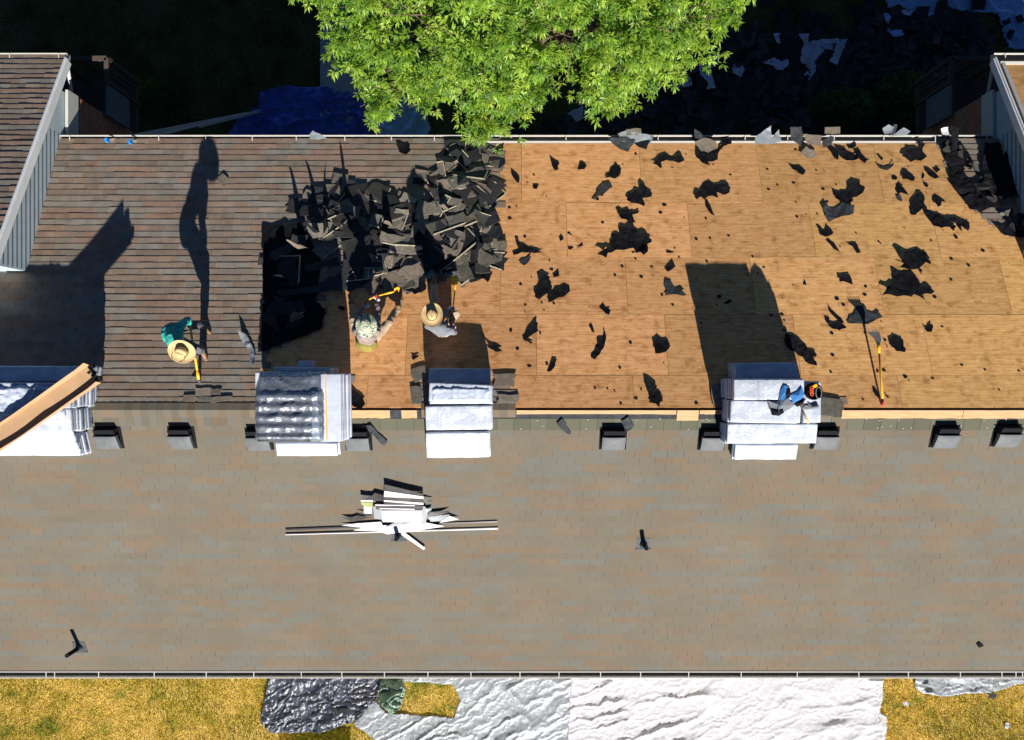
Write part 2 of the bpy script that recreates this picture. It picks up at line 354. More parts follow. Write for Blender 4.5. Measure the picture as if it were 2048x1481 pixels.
M['straw'] = mat('straw', (.52, .38, .18), .75, nscale=60, namt=.22, bump=.6, bscale=130, bdist=.004)
M['teal'] = mat('teal_cloth', (.03, .33, .28), .85, nscale=7, namt=.12, bump=.5, bscale=22, bdist=.012)
M['greycloth'] = mat('grey_cloth', (.17, .18, .20), .9, nscale=9, namt=.15, bump=.5, bscale=22, bdist=.012)
M['pinkcloth'] = mat('beige_shirt', (.25, .20, .18), .9, nscale=9, namt=.15, bump=.5, bscale=22, bdist=.012)
M['khaki'] = mat('khaki_cloth', (.34, .26, .18), .9, nscale=9, namt=.2, bump=.5, bscale=22, bdist=.012)
M['darkcloth'] = mat('dark_trousers', (.10, .10, .11), .9, nscale=9, namt=.25, bump=.5, bscale=22, bdist=.012)
M['olive'] = mat('olive_cloth', (.22, .19, .04), .9, nscale=9, namt=.15, bump=.4, bscale=22, bdist=.012)
M['boot'] = mat('boot_leather', (.22, .14, .07), .7, nscale=20, namt=.3)
M['glovew'] = mat('glove_white', (.72, .72, .72), .8, nscale=20, namt=.1)
M['hair'] = mat('hair', (.02, .015, .012), .7)
def mat_camo():
    m = bpy.data.materials.new('camo'); m.use_nodes = True; t = m.node_tree; N = t.nodes; L = t.links
    b = N['Principled BSDF']; b.inputs['Roughness'].default_value = .85
    tc = N.new('ShaderNodeTexCoord'); nz = N.new('ShaderNodeTexNoise'); nz.inputs['Scale'].default_value = 16; nz.inputs['Detail'].default_value = 3; nz.inputs['Distortion'].default_value = 1.5; L.new(tc.outputs['Object'], nz.inputs[0])
    rp = N.new('ShaderNodeValToRGB'); rp.color_ramp.interpolation = 'CONSTANT'; e = rp.color_ramp.elements
    e[0].position = 0; e[0].color = (.04, .07, .05, 1); e[1].position = .44; e[1].color = (.60, .62, .52, 1); k = e.new(.53); k.color = (.22, .27, .06, 1); k = e.new(.6); k.color = (.45, .48, .42, 1)
    L.new(nz.outputs[0], rp.inputs[0]); L.new(rp.outputs[0], b.inputs['Base Color']); return m
M['camo'] = mat_camo()
M['flashw'] = mat('white_flashing', (.62, .62, .64), .35, nscale=5, namt=.04, spec=.5)
M['flashg'] = mat('grey_flashing', (.22, .25, .27), .35, nscale=5, namt=.08, spec=.5)
M['flashshade'] = mat('shade_flashing', (.018, .016, .016), .35, nscale=5, namt=.2, spec=.5)  # near black puts the shade on turned-away faces into the metal colour
M['flasho'] = mat('olive_flashing', (.30, .33, .12), .4, nscale=5, namt=.1)
M['fleshdeck'] = mat('wood_rail', (.06, .045, .035), .8)
M['bagblue'] = mat('blue_lining', (.03, .16, .42), .7, nscale=8, namt=.2)
M['bushleaf'] = M['leaf']
# ---------------- the ground ----------------
lw = 60
gx = np.linspace(-lw, lw, 121); gy = np.linspace(-lw, lw, 121)
GX, GY = np.meshgrid(gx, gy)
GZ = (fbm(GX*.25, GY*.25, 2)-.5)*.06
vv = np.stack([GX.ravel(), GY.ravel(), GZ.ravel()], 1)
ii = np.arange(120*120); r_ = ii//120; c_ = ii % 120; a_ = r_*121+c_
ff = np.stack([a_, a_+1, a_+122, a_+121], 1).tolist()
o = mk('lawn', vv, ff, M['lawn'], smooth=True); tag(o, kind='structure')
mb = MB()
x0 = ray(641, 200, .03).x; x1 = ray(742, 200, .03).x
for k in range(5):
    y = 6.4+k*1.52; mb.box(((x0+x1)/2, y+.755, .0), (x1-x0, 1.5, .14))
o = mb.build('path', M['conc']); tag(o, kind='structure')

# ---------------- main building ----------------
EF, EN = 5.47, 5.56                 # horizontal run of far and near slopes
cs = 1/math.sqrt(1+PITCH**2); sn = PITCH*cs
XL, XR = -14.0, 14.0
XFL, XFR = -9.45, 10.14             # the far slope is seen between the two wings
house = empty('apartment_building', (0, YR, 0), 'long apartment building with shingled near slope and half stripped far slope', 'building')
YF, YN = YR+EF, YR-EN
mb = MB()
mb.box((0, (YF-.45+YN+.45)/2, 2.55), (28, (YF-.45)-(YN+.45), 5.1))
mb.build('wall', M['stucco'], house)
mb = MB()
mb.box((0, YF-.2, 5.13), (28, .44, .03)); mb.box((0, YN+.2, 5.13), (28, .44, .03))
mb.build('soffit', M['white'], house)
def slp(side, X, u, h=0.0):
    """point on slope: u metres down from the ridge along the slope, h above it (normal)"""
    s = 1 if side == 'far' else -1
    return (X, YR+s*(u*cs+h*sn), ZR-u*sn+h*cs)
LF, LN = EF/cs, EN/cs
# plywood sheathing (far slope), sheet by sheet
V = []; Fc = []; C = []
def plate(side, xa, xb, ua, ub, h0, h1, col):
    n = len(V)
    for h in (h0, h1):
        for X, u in ((xa, ua), (xb, ua), (xb, ub), (xa, ub)): V.append(slp(side, X, u, h))
    fs = [(4, 5, 6, 7), (3, 2, 1, 0), (0, 1, 5, 4), (1, 2, 6, 5), (2, 3, 7, 6), (3, 0, 4, 7)]
    if side == 'far': fs = [tuple(reversed(f)) for f in fs]
    for f in fs: Fc.append(tuple(i+n for i in f)); C.append(col)
rows = [0.04, .66, 1.88, 3.10, 4.32, LF-.02]
offs = [ray(1267, 790, 7.1).x, on(1334, 700).x, on(1253, 570).x, on(1378, 450).x, on(1043, 340).x]
for r in range(5):
    ua, ub = rows[r]+.003, rows[r+1]-.003
    x = offs[r]-2.44*6
    while x < XFR+2:
        xa, xb = max(x+.003, XL), min(x+2.44-.003, XR)
        if xb > xa:
            yel = min(1, max(0, ((xa+xb)/2-2)/7)) * (.55+.45*rnd.random())
            plate('far', xa, xb, ua, ub, -.012+rnd.uniform(-.001, .0015), rnd.uniform(-.002, .002), (rnd.random(), yel, rnd.random()))
        x += 2.44
mk('roof_sheathing', V, Fc, M['ply'], house, cols=C)
V = []; Fc = []; C = []
plate('near', XL, XR, 0.0, LN, -.014, -.004, (.5, .5, .5))
mk('roof_deck', V, Fc, M['feltgrey'], house, cols=C)

REM = [(985, 280), (1000, 380), (985, 470), (1005, 540), (880, 560), (700, 578), (652, 580), (650, 655), (600, 660), (548, 700), (520, 752), (690, 745), (690, 842), (832, 842), (832, 760),
       (850, 740), (985, 740), (985, 770), (1032, 770), (1035, 842), (1445, 842), (1600, 842), (1650, 800), (1680, 800), (1684, 850), (2300, 850), (2300, 475), (2010, 470), (1950, 425), (1912, 380), (1885, 280)]
EX, TW = .137, .305
OLD = [(.225, .180, .142), (.238, .165, .123), (.215, .190, .155), (.230, .175, .135), (.195, .162, .130), (.215, .198, .170), (.205, .155, .118)]
NEW = [(.144, .125, .095), (.142, .125, .096), (.144, .126, .095), (.141, .124, .094), (.138, .130, .108), (.134, .130, .111), (.153, .122, .088), (.157, .121, .085), (.146, .124, .092)]
V = []; Fc = []; C = []
def tab(side, xa, xb, u0, u1, th, col, base=.0):
    n = len(V)
    P = [(xa, u0, base+.001), (xb, u0, base+.001), (xb, u1, base+th), (xa, u1, base+th), (xb, u1+.0005, base-.002), (xa, u1+.0005, base-.002), (xa, u0, base-.003), (xb, u0, base-.003)]
    for X, u, h in P: V.append(slp(side, X, u, h))
    fs = [(0, 1, 2, 3), (3, 2, 4, 5), (0, 3, 5, 6), (2, 1, 7, 4)]
    if side == 'far': fs = [tuple(reversed(f)) for f in fs]
    for f in fs: Fc.append(tuple(i+n for i in f)); C.append(col)
rng = random.Random(3)
def course(side, u0, k, xl, xr, pal, th, test=None, runlen=3):
    x = xl-rng.random()*.04-(TW/2 if k % 2 else 0) - (k*.07 % .1); col = rng.choice(pal); left = 0
    dk = rng.uniform(.94, 1.06) if side == 'far' else rng.uniform(.98, 1.02); drift = rng.uniform(-.002, .002)
    while x < xr:
        if left <= 0:
            col = rng.choice(pal); left = rng.choice([1, 1, 2, 2, 3, runlen]) if side == 'far' else rng.choice([1, 1, 2, 2, 2, 3])
        left -= 1
        gp_ = .003 if side == 'far' else rng.choice([.0006, .0006, .001, .0026]); xa, xb = max(x+gp_, xl), min(x+TW-gp_, xr)
        if xb-xa > .03:
            ok = True
            if test:
                pm = pix(slp(side, (xa+xb)/2, u0+EX/2)); ok = test(pm)
            if ok:
                j = (rng.uniform(.93, 1.07) if side == 'far' else rng.uniform(.975, 1.025))*dk
                tab(side, xa, xb, u0, u0+EX+rng.uniform(-.003, .003)+drift, th*rng.uniform(.75, 1.25), tuple(c*j for c in col))
        x += TW
def keep(pm):
    jx = pm[0]+6*math.sin(pm[1]*.9); return not inpoly(jx, pm[1], REM)
k = 0; u = .10
while u < LF-.01:
    course('far', u, k, XFL if u > 3.0 else XL, XFR+.02 if u > 2.6 else XR, OLD, .0105, keep); u += EX; k += 1
mk('far_slope_shingles', V, Fc, M['roof_old'], house, cols=C)
V = []; Fc = []; C = []
u = .40; k = 0
while u < LN+.01:
    course('near', u, k, XL, XR, NEW, .006, None, 4); u += EX; k += 1
# near the ridge: two courses; where the cap was torn off they lie bare and grey green
BARE = (.105, .105, .075)
def near_top(pm):
    return (690 < pm[0] < 1036) or (1030 < pm[0] < 1450) or pm[0] > 1683
for kk, u in enumerate((.10, .25)):
    x = XL
    while x < XR:
        pm = pix(slp('near', x, .2)); b = near_top(pm)
        if kk == 0 and b: x += TW; continue
        tab('near', x+.003, x+TW-.003, u if not b else .17, (u+.155) if not b else .40, .006, tuple(c*(1 if k_ is None else k_) for k_ in [rng.uniform(.88, 1.1)] for c in (BARE if b else rng.choice(NEW))))
        x += TW
mk('near_slope_shingles', V, Fc, M['roof_near'], house, cols=C)
# ridge caps (left part of the ridge) and the two upright rows below them
V = []; Fc = []; C = []
def cap(xc, w, ua, ub, h, col):
    n = len(V)
    for X in (xc, xc+w):
        hh = h+(.006 if X == xc else 0)
        V.append(slp('far', X, ua, hh)); V.append((X, YR, ZR+hh+.004)); V.append(slp('near', X, ub, hh))
    V.append(slp('near', xc, ub, 0)); V.append(slp('near', xc+w, ub, 0)); V.append(slp('far', xc, ua, 0)); V.append(slp('far', xc+w, ua, 0))
    for f in ((0, 1, 4, 3), (1, 2, 5, 4), (2, 6, 7, 5), (8, 0, 3, 9)): Fc.append(tuple(reversed([i+n for i in f]))); C.append(col)
x = XL
while x < on(1684, 840).x:
    pm = pix((x, YR, ZR)); keepc = pm[0] < 690 or (832 < pm[0] < 1030) or (1446 < pm[0] < 1684)
    if keepc: jj = rng.uniform(.82, 1.12); cap(x, .150, .13, .14, .012, tuple(c*jj for c in rng.choice(NEW)))
    x += .142
x = XL
while x < on(560, 850).x:
    jj = rng.uniform(.85, 1.12); tab('near', x+.002, x+.142, .12, .12+.19, .016, tuple(c*jj for c in rng.choice(NEW)), base=.004); x += .142
mk('ridge_cap', V, Fc, M['roof_near'], house, cols=C)
# torn remains of shingles round the middle and right stacks, old paper on the top course
# fresh ridge boards where the cap is gone
def board(pxa, pxb, ua, ub, side='near'):
    mb = MB(); xa = on(pxa, 825).x; xb = on(pxb, 825).x
    P = []
    n = 12
    for i in range(n+1):
        X = xa+(xb-xa)*i/n; j = rng.uniform(-.006, .006)
        P.append([slp(side, X, ua, .018), slp(side, X, ub+j, .018), slp(side, X, ub+j, 0.0), slp(side, X, ua, .0)])
    vs = [p for q in P for p in q]; fs = []
    for i in range(n):
        a = i*4; b = a+4
        for k in range(4): fs.append((a+k, a+(k+1) % 4, b+(k+1) % 4, b+k))
    fs.append((3, 2, 1, 0)); fs.append((n*4, n*4+1, n*4+2, n*4+3))
    mb.add(vs, fs); o = mb.build('ridge_board', M['lumber'], house)
board(690, 780, .0, .155); board(803, 834, .0, .155); board(1033, 1352, .0, .075); board(1354, 1397, .0, .20); board(1399, 1450, .0, .075); board(1683, 1925, 0, .16); board(1926, 2120, 0, .16)

# gutters with hangers
def gutter(side, xa, xb, Y, z, straps, parent, sgn):
    w_, d_ = .125, .10
    mb = MB(); L_ = xb-xa; xc = (xa+xb)/2
    mb.box((xc, Y+sgn*.006, z-.07), (L_, .008, d_*.6)); mb.box((xc, Y+sgn*w_/2, z-d_-.004), (L_, w_, .006))
    mb.box((xc, Y+sgn*(w_), z-.045), (L_, .007, d_*.95)); mb.box((xc, Y+sgn*(w_+.004), z+.004), (L_, .016, .008))
    
    g = mb.build('gutter', M['white'], parent)
    mb = MB(); mb.box((xc, Y+sgn*(w_/2), z-.085), (L_-.02, w_-.02, .02)); 
    mb.build('gutter_shade_strip', M['gutin'], g)  # dark strip painting in the shade along the trough floor
    for px, py in straps:
        X = ray(px, py, z).x; mb = MB(); mb.box((X, Y+sgn*.055, z+.012), (.018, .15, .006)); mb.build('gutter_hanger', M['white'], g)
    for X in (xa, xb):
        mb = MB(); mb.box((X, Y+sgn*w_/2, z-.05), (.006, w_+.016, d_+.012)); mb.build('gutter_end_cap', M['white'], g)
    return g
zf = ZR-EF*PITCH; zn = ZR-EN*PITCH
gutter('far', XFL+.02, XFR-.1, YF+.02, zf-.02, [(x, 282) for x in (140, 318, 412, 505, 593, 690, 783, 869, 952, 1040, 1132, 1225, 1316, 1410, 1490, 1575, 1668, 1767, 1870, 1973)], house, 1)
gutter('near', XL, XR, YN-.02, zn-.02, [(x, 1347) for x in (-10, 93, 110, 198, 309, 413, 508, 603, 684, 769, 856, 942, 1040, 1118, 1201, 1281, 1377, 1482, 1594, 1717, 1816, 1920, 2003, 2031, 2044)], house, -1)
mb = MB(); mb.box((XFL/2+XFR/2, YF+.01, zf-.085), (XFR-XFL, .02, .15)); mb.box((0, YN-.01, zn-.055), (28, .02, .15)); mb.build('fascia', M['white'], house)
mb = MB(); xa = on(960, 288).x; xb = on(1830, 284).x
P = slp('far', 0, LF-.01, .006); mb.box(((xa+xb)/2, YF+.005, zf+.008), (xb-xa, .045, .004)); mb.build('drip_edge', M['white'], house)

# roof vents: black louvred box, domed grey hood, base flange
VENTS = [(210, 873, 0), (358, 873, 0), (514, 876, 0), (714, 877, 0), (1228, 875, 0), (1427, 876, 0), (1655, 874, 0), (1897, 871, 0), (2021, 869, 0)]
for i, (px, py, _) in enumerate(VENTS):
    c = on(px, py, .12); rot = Matrix.Rotation(math.atan(PITCH), 3, 'X')
    c0 = on(px, py+2, .0); c0.x = c.x
    base = Vector((c.x, c.y, roof_z(c.y)))
    def P(x, u, h): return base+rot @ Vector((x, u, h))
    mb = MB(); w2 = .205
    # body: upright box a little behind, taller at the back (up-slope)
    vs = [P(-w2, -.19, .01), P(w2, -.19, .01), P(w2, .17, .01), P(-w2, .17, .01), P(-w2, -.19, .05), P(w2, -.19, .05), P(w2*.9, .17, .155), P(-w2*.9, .17, .155)]
    mb.add(vs, [(3, 2, 1, 0), (4, 5, 6, 7), (0, 1, 5, 4), (1, 2, 6, 5), (2, 3, 7, 6), (3, 0, 4, 7)])
    v = mb.build('roof_vent', M['vblack'], house)
    # hood: shallow dome with rounded edges
    n = 10; hv = []; hf = []
    for a in range(n+1):
        for b in range(n+1):
            x = -w2-.006+(2*w2+.012)*a/n; u_ = -.235+.285*b/n
            e = min(1, 4*min(a, n-a)/n+.0)*1.0; e2 = min(1, 4*min(b, n-b)/n)
            hgt = .10+.085*b/n+.012*math.sin(math.pi*a/n)*math.sin(math.pi*b/n)-.016*(1-e)**2-.012*(1-e2)**2 + .006*math.exp(-((a-5)**2+(b-5)**2)/1.5)
            hv.append(P(x, u_, hgt))
    for a in range(n):
        for b in range(n): q = a*(n+1)+b; hf.append((q, q+n+1, q+n+2, q+1))
    m0 = len(hv); ring = [a*(n+1) for a in range(n+1)]+[n*(n+1)+b for b in range(1, n+1)]+[a*(n+1)+n for a in range(n-1, -1, -1)]+[b for b in range(n-1, 0, -1)]
    for q in ring:
        p = Vector(hv[q]); hv.append(p-rot @ Vector((0, 0, .075)))
    for q in range(len(ring)): q2 = (q+1) % len(ring); hf.append((ring[q2], ring[q], m0+q, m0+q2))
    mk('vent_hood', hv, hf, M['vent'], v, smooth=False)
    mb = MB(); mb.box(P(0, -.03, .010), (.50, .44, .006), rot); fl = mb.build('vent_flange', M['vblack'], v)
# plumbing vent pipes
for px, py, h in ((1287, 1089, .30), (797, 1072, .26), (160, 1295, .42)):
    b = on(px, py); rot = Matrix.Rotation(math.atan(PITCH), 3, 'X')
    mb = MB(); mb.tube([b, b+Vector((0, 0, h))], .042, 16)
    v = mb.build('vent_pipe', M['vblack'], house)
    mb = MB(); mb.box(b+rot @ Vector((0, .02, .008)), (.26, .24, .006), rot); mb.tube([b+rot @ Vector((0, 0, .0)), b+Vector((0, 0, .09))], [.085, .05], 16)
    mb.box(b+rot @ Vector((0, -.105, .014)), (.30, .035, .006), rot)
    mb.build('pipe_flashing', M['pflash'], v)

# ---------------- side wings ----------------
def wing(xr, sgn, ridgeY, label, name, bare):
    """xr: X of the rake edge next to the main roof; sgn -1: wing extends to -X"""
    S_ = .45; e0Y, e0z = 6.45, 5.40
    zr = e0z+S_*(e0Y-ridgeY); xo = xr+sgn*5.5
    w_ = empty('building_wing', (xr+sgn*2.7, ridgeY, 0), label, 'building')
    # wall: pentagon prism from Y=ridge.. to north wall 5.86
    yb = ridgeY-(zr-roof_z(ridgeY))/(S_-PITCH*0+.0001)*1.0
    yN = 5.86; xw = xr+sgn*.14
    yS = ridgeY-(1.35 if sgn > 0 else .03)
    wz = lambda Y: e0z+S_*(e0Y-Y)-.06 if Y > ridgeY else zr-S_*(ridgeY-Y)-.06
    mb = MB(); ys = [yS, ridgeY, 4.74, yN]
    for X in (xw, xo):
        pass
    prof = [(yS, wz(yS)), (ridgeY, zr-.06), (yN, wz(yN)), (yN, 0.02), (yS, 0.02)]
    vs = [(xw, y, z) for y, z in prof]+[(xo, y, z) for y, z in prof]; n = 5
    fs = [tuple(range(5)), tuple(range(9, 4, -1))]+[(i, i+5, (i+1) % 5+5, (i+1) % 5) for i in range(5)]
    mb.add(vs, fs); wall = mb.build('wall', M['siding'], w_)
    # vertical grooves of the board siding on the visible side wall
    mb = MB(); zz = 4.95
    while zz < zr-.1:
        # horizontal laps, each clipped between the main roof and the rake
        y1_ = min(4.9, e0Y-(zz+.08-e0z)/S_); y0_ = max(yS+.02, YR+(ZR-zz)/PITCH) if zz < ZR else yS+.02
        if sgn > 0 and zz > 5.2: y0_ = max(y0_, ridgeY-(zr-.1-zz)/S_)
        if y1_ > y0_+.05: mb.box((xw-sgn*.004, (y0_+y1_)/2, zz), (.010, y1_-y0_, .014))
        zz += .118
    mb.build('siding_groove', M['sidingd'], wall)
    mb = MB(); mb.box((xw-sgn*.02, (4.92+yN)/2, 2.45), (.05, yN-4.90, 4.9)); mb.box((xw+sgn*2.6, yN+.015, 2.5), (5.3, .05, 5.0)); mb.build('brick_facing', M['brick'], w_)
    mb = MB(); mb.box((xw-sgn*.05, (4.9+yN)/2+.02, 5.04), (.06, yN-4.84, .34)); mb.build('frieze_board', M['white'], w_)
    # roof with deck and stepped shingles
    mb = MB()
    T = .05
    for (ya, za, ybb, zb) in ((ridgeY, zr, e0Y, e0z), (yS, zr-S_*(ridgeY-yS), ridgeY, zr)):
        vs = []
        for h in (-T, 0):
            vs += [(xr, ya, za+h), (xo, ya, za+h), (xo, ybb, zb+h), (xr, ybb, zb+h)]
        fs = [(3, 2, 1, 0), (4, 5, 6, 7), (0, 1, 5, 4), (1, 2, 6, 5), (2, 3, 7, 6), (3, 0, 4, 7)]
        mb.add(vs, fs, (.5, .6, .5))
    rf = mb.build('roof', M['ply'], w_, cols=True)
    if not bare:
        V2 = []; F2 = []; C2 = []; c2 = 1/math.sqrt(1+S_*S_); s2 = S_*c2; Ls = (e0Y-ridgeY)/c2; Ls2 = (ridgeY-yS)/c2
        for sd, LL in ((1, Ls), (-1, Ls2)):
            u = 0; k = 0
            while u < LL:
                x = xr-sgn*.02; col = rng.choice(OLD); le = 0; wob = rng.uniform(-.006, .006)
                x += -sgn*(-.1) if k % 2 else 0
                xs = [xr-sgn*.02]; xx = xr+sgn*(.15 if k % 2 else .30)
                while abs(xx-xr) < 5.5: xs.append(xx); xx += sgn*TW
                for a, b in zip(xs, xs[1:]):
                    if le <= 0: col = rng.choice(OLD); le = rng.choice([1, 2, 3])
                    le -= 1; th = .016*rng.uniform(.7, 1.3); j = rng.uniform(.9, 1.08)
                    def q(X, uu, h): return (X, ridgeY+sd*(uu*c2+h*s2), zr-uu*s2+h*c2)
                    n_ = len(V2); aa, bb = a+sgn*.003, b-sgn*.003
                    V2 += [q(aa, u, .001), q(bb, u, .001), q(bb, u+EX+wob, th), q(aa, u+EX+wob, th), q(bb, u+EX+wob, -.003), q(aa, u+EX+wob, -.003)]
                    f1 = [(0, 1, 2, 3), (3, 2, 4, 5)]
                    if sd*sgn < 0: pass
                    else: f1 = [tuple(reversed(f)) for f in f1]
                    if sd*sgn < 0: f1 = [tuple(f) for f in f1]
                    for f in f1: F2.append(tuple(i+n_ for i in f)); C2.append(tuple(c*j for c in col))
                u += EX; k += 1
        mk('roof_shingles', V2, F2, M['roof_old'], w_, cols=C2)
    # rake board and eave gutter
    mb = MB(); up = Vector((0, 0, 1))
    mb.bar((xr-sgn*.016, ridgeY, zr-.07), (xr-sgn*.016, e0Y+.02, e0z-.07), .03, .19, up)
    mb.bar((xr-sgn*.03, ridgeY, zr+.012), (xr-sgn*.03, e0Y+.02, e0z+.012), .085, .018, up)
    mb.bar((xr-sgn*.016, ridgeY-.001, zr-.07), (xr-sgn*.016, yS, zr-S_*(ridgeY-yS)-.07), .03, .19, up)
    mb.build('rake_board', M['trim'], w_)
    if sgn < 0: gutter('far', xo, xr+.02, e0Y+.02, e0z-.03, [(118, 115), (20, 116)], w_, 1)
    else: gutter('far', xr-.02, xo, e0Y+.02, e0z-.03, [(2010, 105)], w_, 1)
    if bare:
        mb = MB(); mb.bar((xr+sgn*.10, ridgeY, zr+.02), (xr+sgn*.10, e0Y-.1, e0z+.07), .07, .02); mb.bar((xr+sgn*.05, e0Y-.09, e0z+.06), (xo, e0Y-.09, e0z+.06), .06, .02)
        mb.build('metal_edging', M['white'], w_)
    # downspout elbow at the corner
    mb = MB(); mb.tube([(xr+sgn*.12, e0Y+.08, e0z-.12), (xr+sgn*.12, e0Y+.04, e0z-.25), (xw+sgn*.1, yN+.09, e0z-.6), (xw+sgn*.1, yN+.09, .1)], .035, 8)
    mb.build('downspout', M['white'], w_)
    # first floor balcony north of the wing: deck, posts, slatted railing, white privacy panel
    zb = 3.6; xe = xw-sgn*.14; xi = xw+sgn*2.2
    mb = MB(); mb.box(((xe+xi)/2, 6.52, zb-.95), (abs(xi-xe), 1.3, .14)); bal = mb.build('balcony', M['fleshdeck'], w_)
    mb = MB(); mb.box((xe, 6.2, zb-.1), (.05, .7, .9)); mb.build('privacy_panel', M['sidingd'], bal)
    for X, Y in ((xe, 6.62), (xe, 7.15), (xe+sgn*.6, 7.15), (xe+sgn*1.2, 7.15)):
        mb = MB(); mb.box((X, Y, zb-.35), (.09, .09, 1.35)); mb.build('balcony_post', M['fleshdeck'], bal)
    mb = MB(); mb.box((xe, 6.85, zb+.345), (.10, .60, .04)); mb.box(((xe+xi)/2, 7.15, zb+.345), (abs(xi-xe), .10, .04)); mb.box(((xe+xi)/2, 7.15, zb-.75), (abs(xi-xe), .06, .04))
    for k in range(4): mb.box((xe, 6.72+k*.12, zb-.22), (.03, .03, 1.1))
    for k in range(16): mb.box((xe+sgn*(.1+k*.13), 7.15, zb-.22), (.03, .03, 1.1))
    mb.build('balcony_railing', M['fleshdeck'], bal)
    return w_
wing(-9.30, -1, 1.95, 'side wing at the left edge, weathered brown shingles above a pale lit siding wall', 'left', False)
wing(10.07, 1, 3.30, 'side wing at the right edge with bare sheathing and a shaded blue grey wall', 'right', True)
# ---------------- tree ----------------
LOBES = [(690, 14, 6.5, .58), (745, 55, 7.0, .85), (700, 105, 6.6, .42), (850, 50, 7.6, .95), (745, 150, 6.5, .50), (755, 205, 6.4, .42), (840, 185, 6.6, .50), (860, 130, 7.2, .75), (950, 95, 7.8, .95), (1050, 50, 8.2, 1.05),
         (1000, 165, 7.0, .62), (1040, 205, 6.6, .42), (972, 232, 6.6, .34), (971, 252, 6.6, .15), (930, 180, 6.5, .35), (1090, 150, 7.2, .60), (1150, 60, 8.0, 1.0), (1185, 175, 6.9, .50), (1240, 125, 7.1, .62), (1265, 50, 7.6, .9), (1262, 175, 6.4, .26), (1335, 85, 6.9, .62), (1320, 125, 6.5, .35), (1380, 20, 7.2, .78), (1425, 45, 6.6, .42), (1440, 5, 6.4, .34),
         (690, -70, 6.8, .8), (800, -60, 7.8, 1.1), (930, -70, 8.4, 1.2), (1070, -90, 8.8, 1.3), (1210, -70, 8.3, 1.2), (1330, -80, 7.6, 1.1), (1440, -90, 6.8, .9), (760, -220, 7.4, 1.2), (900, -230, 8.4, 1.3), (1060, -250, 8.9, 1.4), (1210, -240, 8.4, 1.3), (1360, -220, 7.4, 1.2), (850, -400, 7.2, 1.2), (1020, -430, 7.8, 1.4), (1190, -410, 7.4, 1.3)]
tx, ty = ray(1060, -60, 8).x, 7.6
tree = empty('leafy_tree', (tx, ty, 0), 'big bright green tree overhanging the gutter at the top of the photo', 'tree')
mb = MB(); mb.tube([(tx, ty, 0), (tx+.05, ty, 1.5), (tx, ty-.05, 3.2), (tx+.08, ty, 4.6), (tx, ty, 6.0)], [.32, .25, .21, .17, .10], 12)
br = []
for (px, py, z, r) in LOBES:
    c = ray(px, py, z); h0 = rnd.uniform(2.8, 5.2); a = Vector((tx, ty, h0)); m_ = a.lerp(c, .55)+Vector((0, 0, .35))
    dd = (c-a).length
    mb.tube([a, a.lerp(m_, .5)+Vector((rnd.uniform(-.1, .1), rnd.uniform(-.1, .1), .05)), m_, m_.lerp(c, .6), c+Vector((0, 0, -.1))], [.10, .075, .05, .03, .014], 7)
    for k in range(9):
        d = Vector((rnd.gauss(0, 1), rnd.gauss(0, 1), rnd.uniform(-.2, .9))).normalized()*r*.85
        s0 = m_.lerp(c, rnd.uniform(.3, 1)); mb.tube([s0, s0.lerp(c+d, .5)+Vector((0, 0, .06)), c+d], [.018, .011, .004], 5)
mb.build('trunk', M['bark'], tree, smooth=True)
LV = []; LF_ = []; LC = []
def leaf_fan(c, out, n, ln, wd, pal, store):
    """a twig tip with n long leaflets radiating outwards and drooping"""
    LV, LF_, LC = store
    up = Vector((0, 0, 1)); out = out.normalized(); sd = out.cross(up)
    if sd.length < .05: sd = Vector((1, 0, 0))
    sd.normalize(); nn = sd.cross(out).normalized()
    g = rnd.uniform(.75, 1.2); base = rnd.choice(pal)
    for i in range(n):
        t = i/(n-1)*2-1; ang = t*1.9+rnd.uniform(-.2, .2)
        d = (out*math.cos(ang)+sd*math.sin(ang)+nn*rnd.uniform(-.55, .35)).normalized()
        s = (d.cross(nn)).normalized()*wd*rnd.uniform(.7, 1.15); L_ = ln*rnd.uniform(.7, 1.15)*(1.1-.25*abs(t))
        b0 = c+out*rnd.uniform(-.05, .05)+d*.012; fold = nn*wd*.35
        p = len(LV); dr = Vector((0, 0, -1))*L_*rnd.uniform(.05, .35)
        LV += [b0, b0+d*L_*.42+s+fold+dr*.3, b0+d*L_+dr, b0+d*L_*.42-s+fold+dr*.3, b0+d*L_*.45+dr*.3]
        LF_ += [(p, p+1, p+4), (p+1, p+2, p+4), (p, p+4, p+3), (p+4, p+2, p+3)]
        k = g*rnd.uniform(.85, 1.15); q = tuple(x*k for x in base); LC += [q]*4
GREEN = [(.19, .32, .03), (.26, .41, .04), (.14, .27, .03), (.33, .46, .06), (.20, .34, .03), (.11, .23, .03)]
st = (LV, LF_, LC)
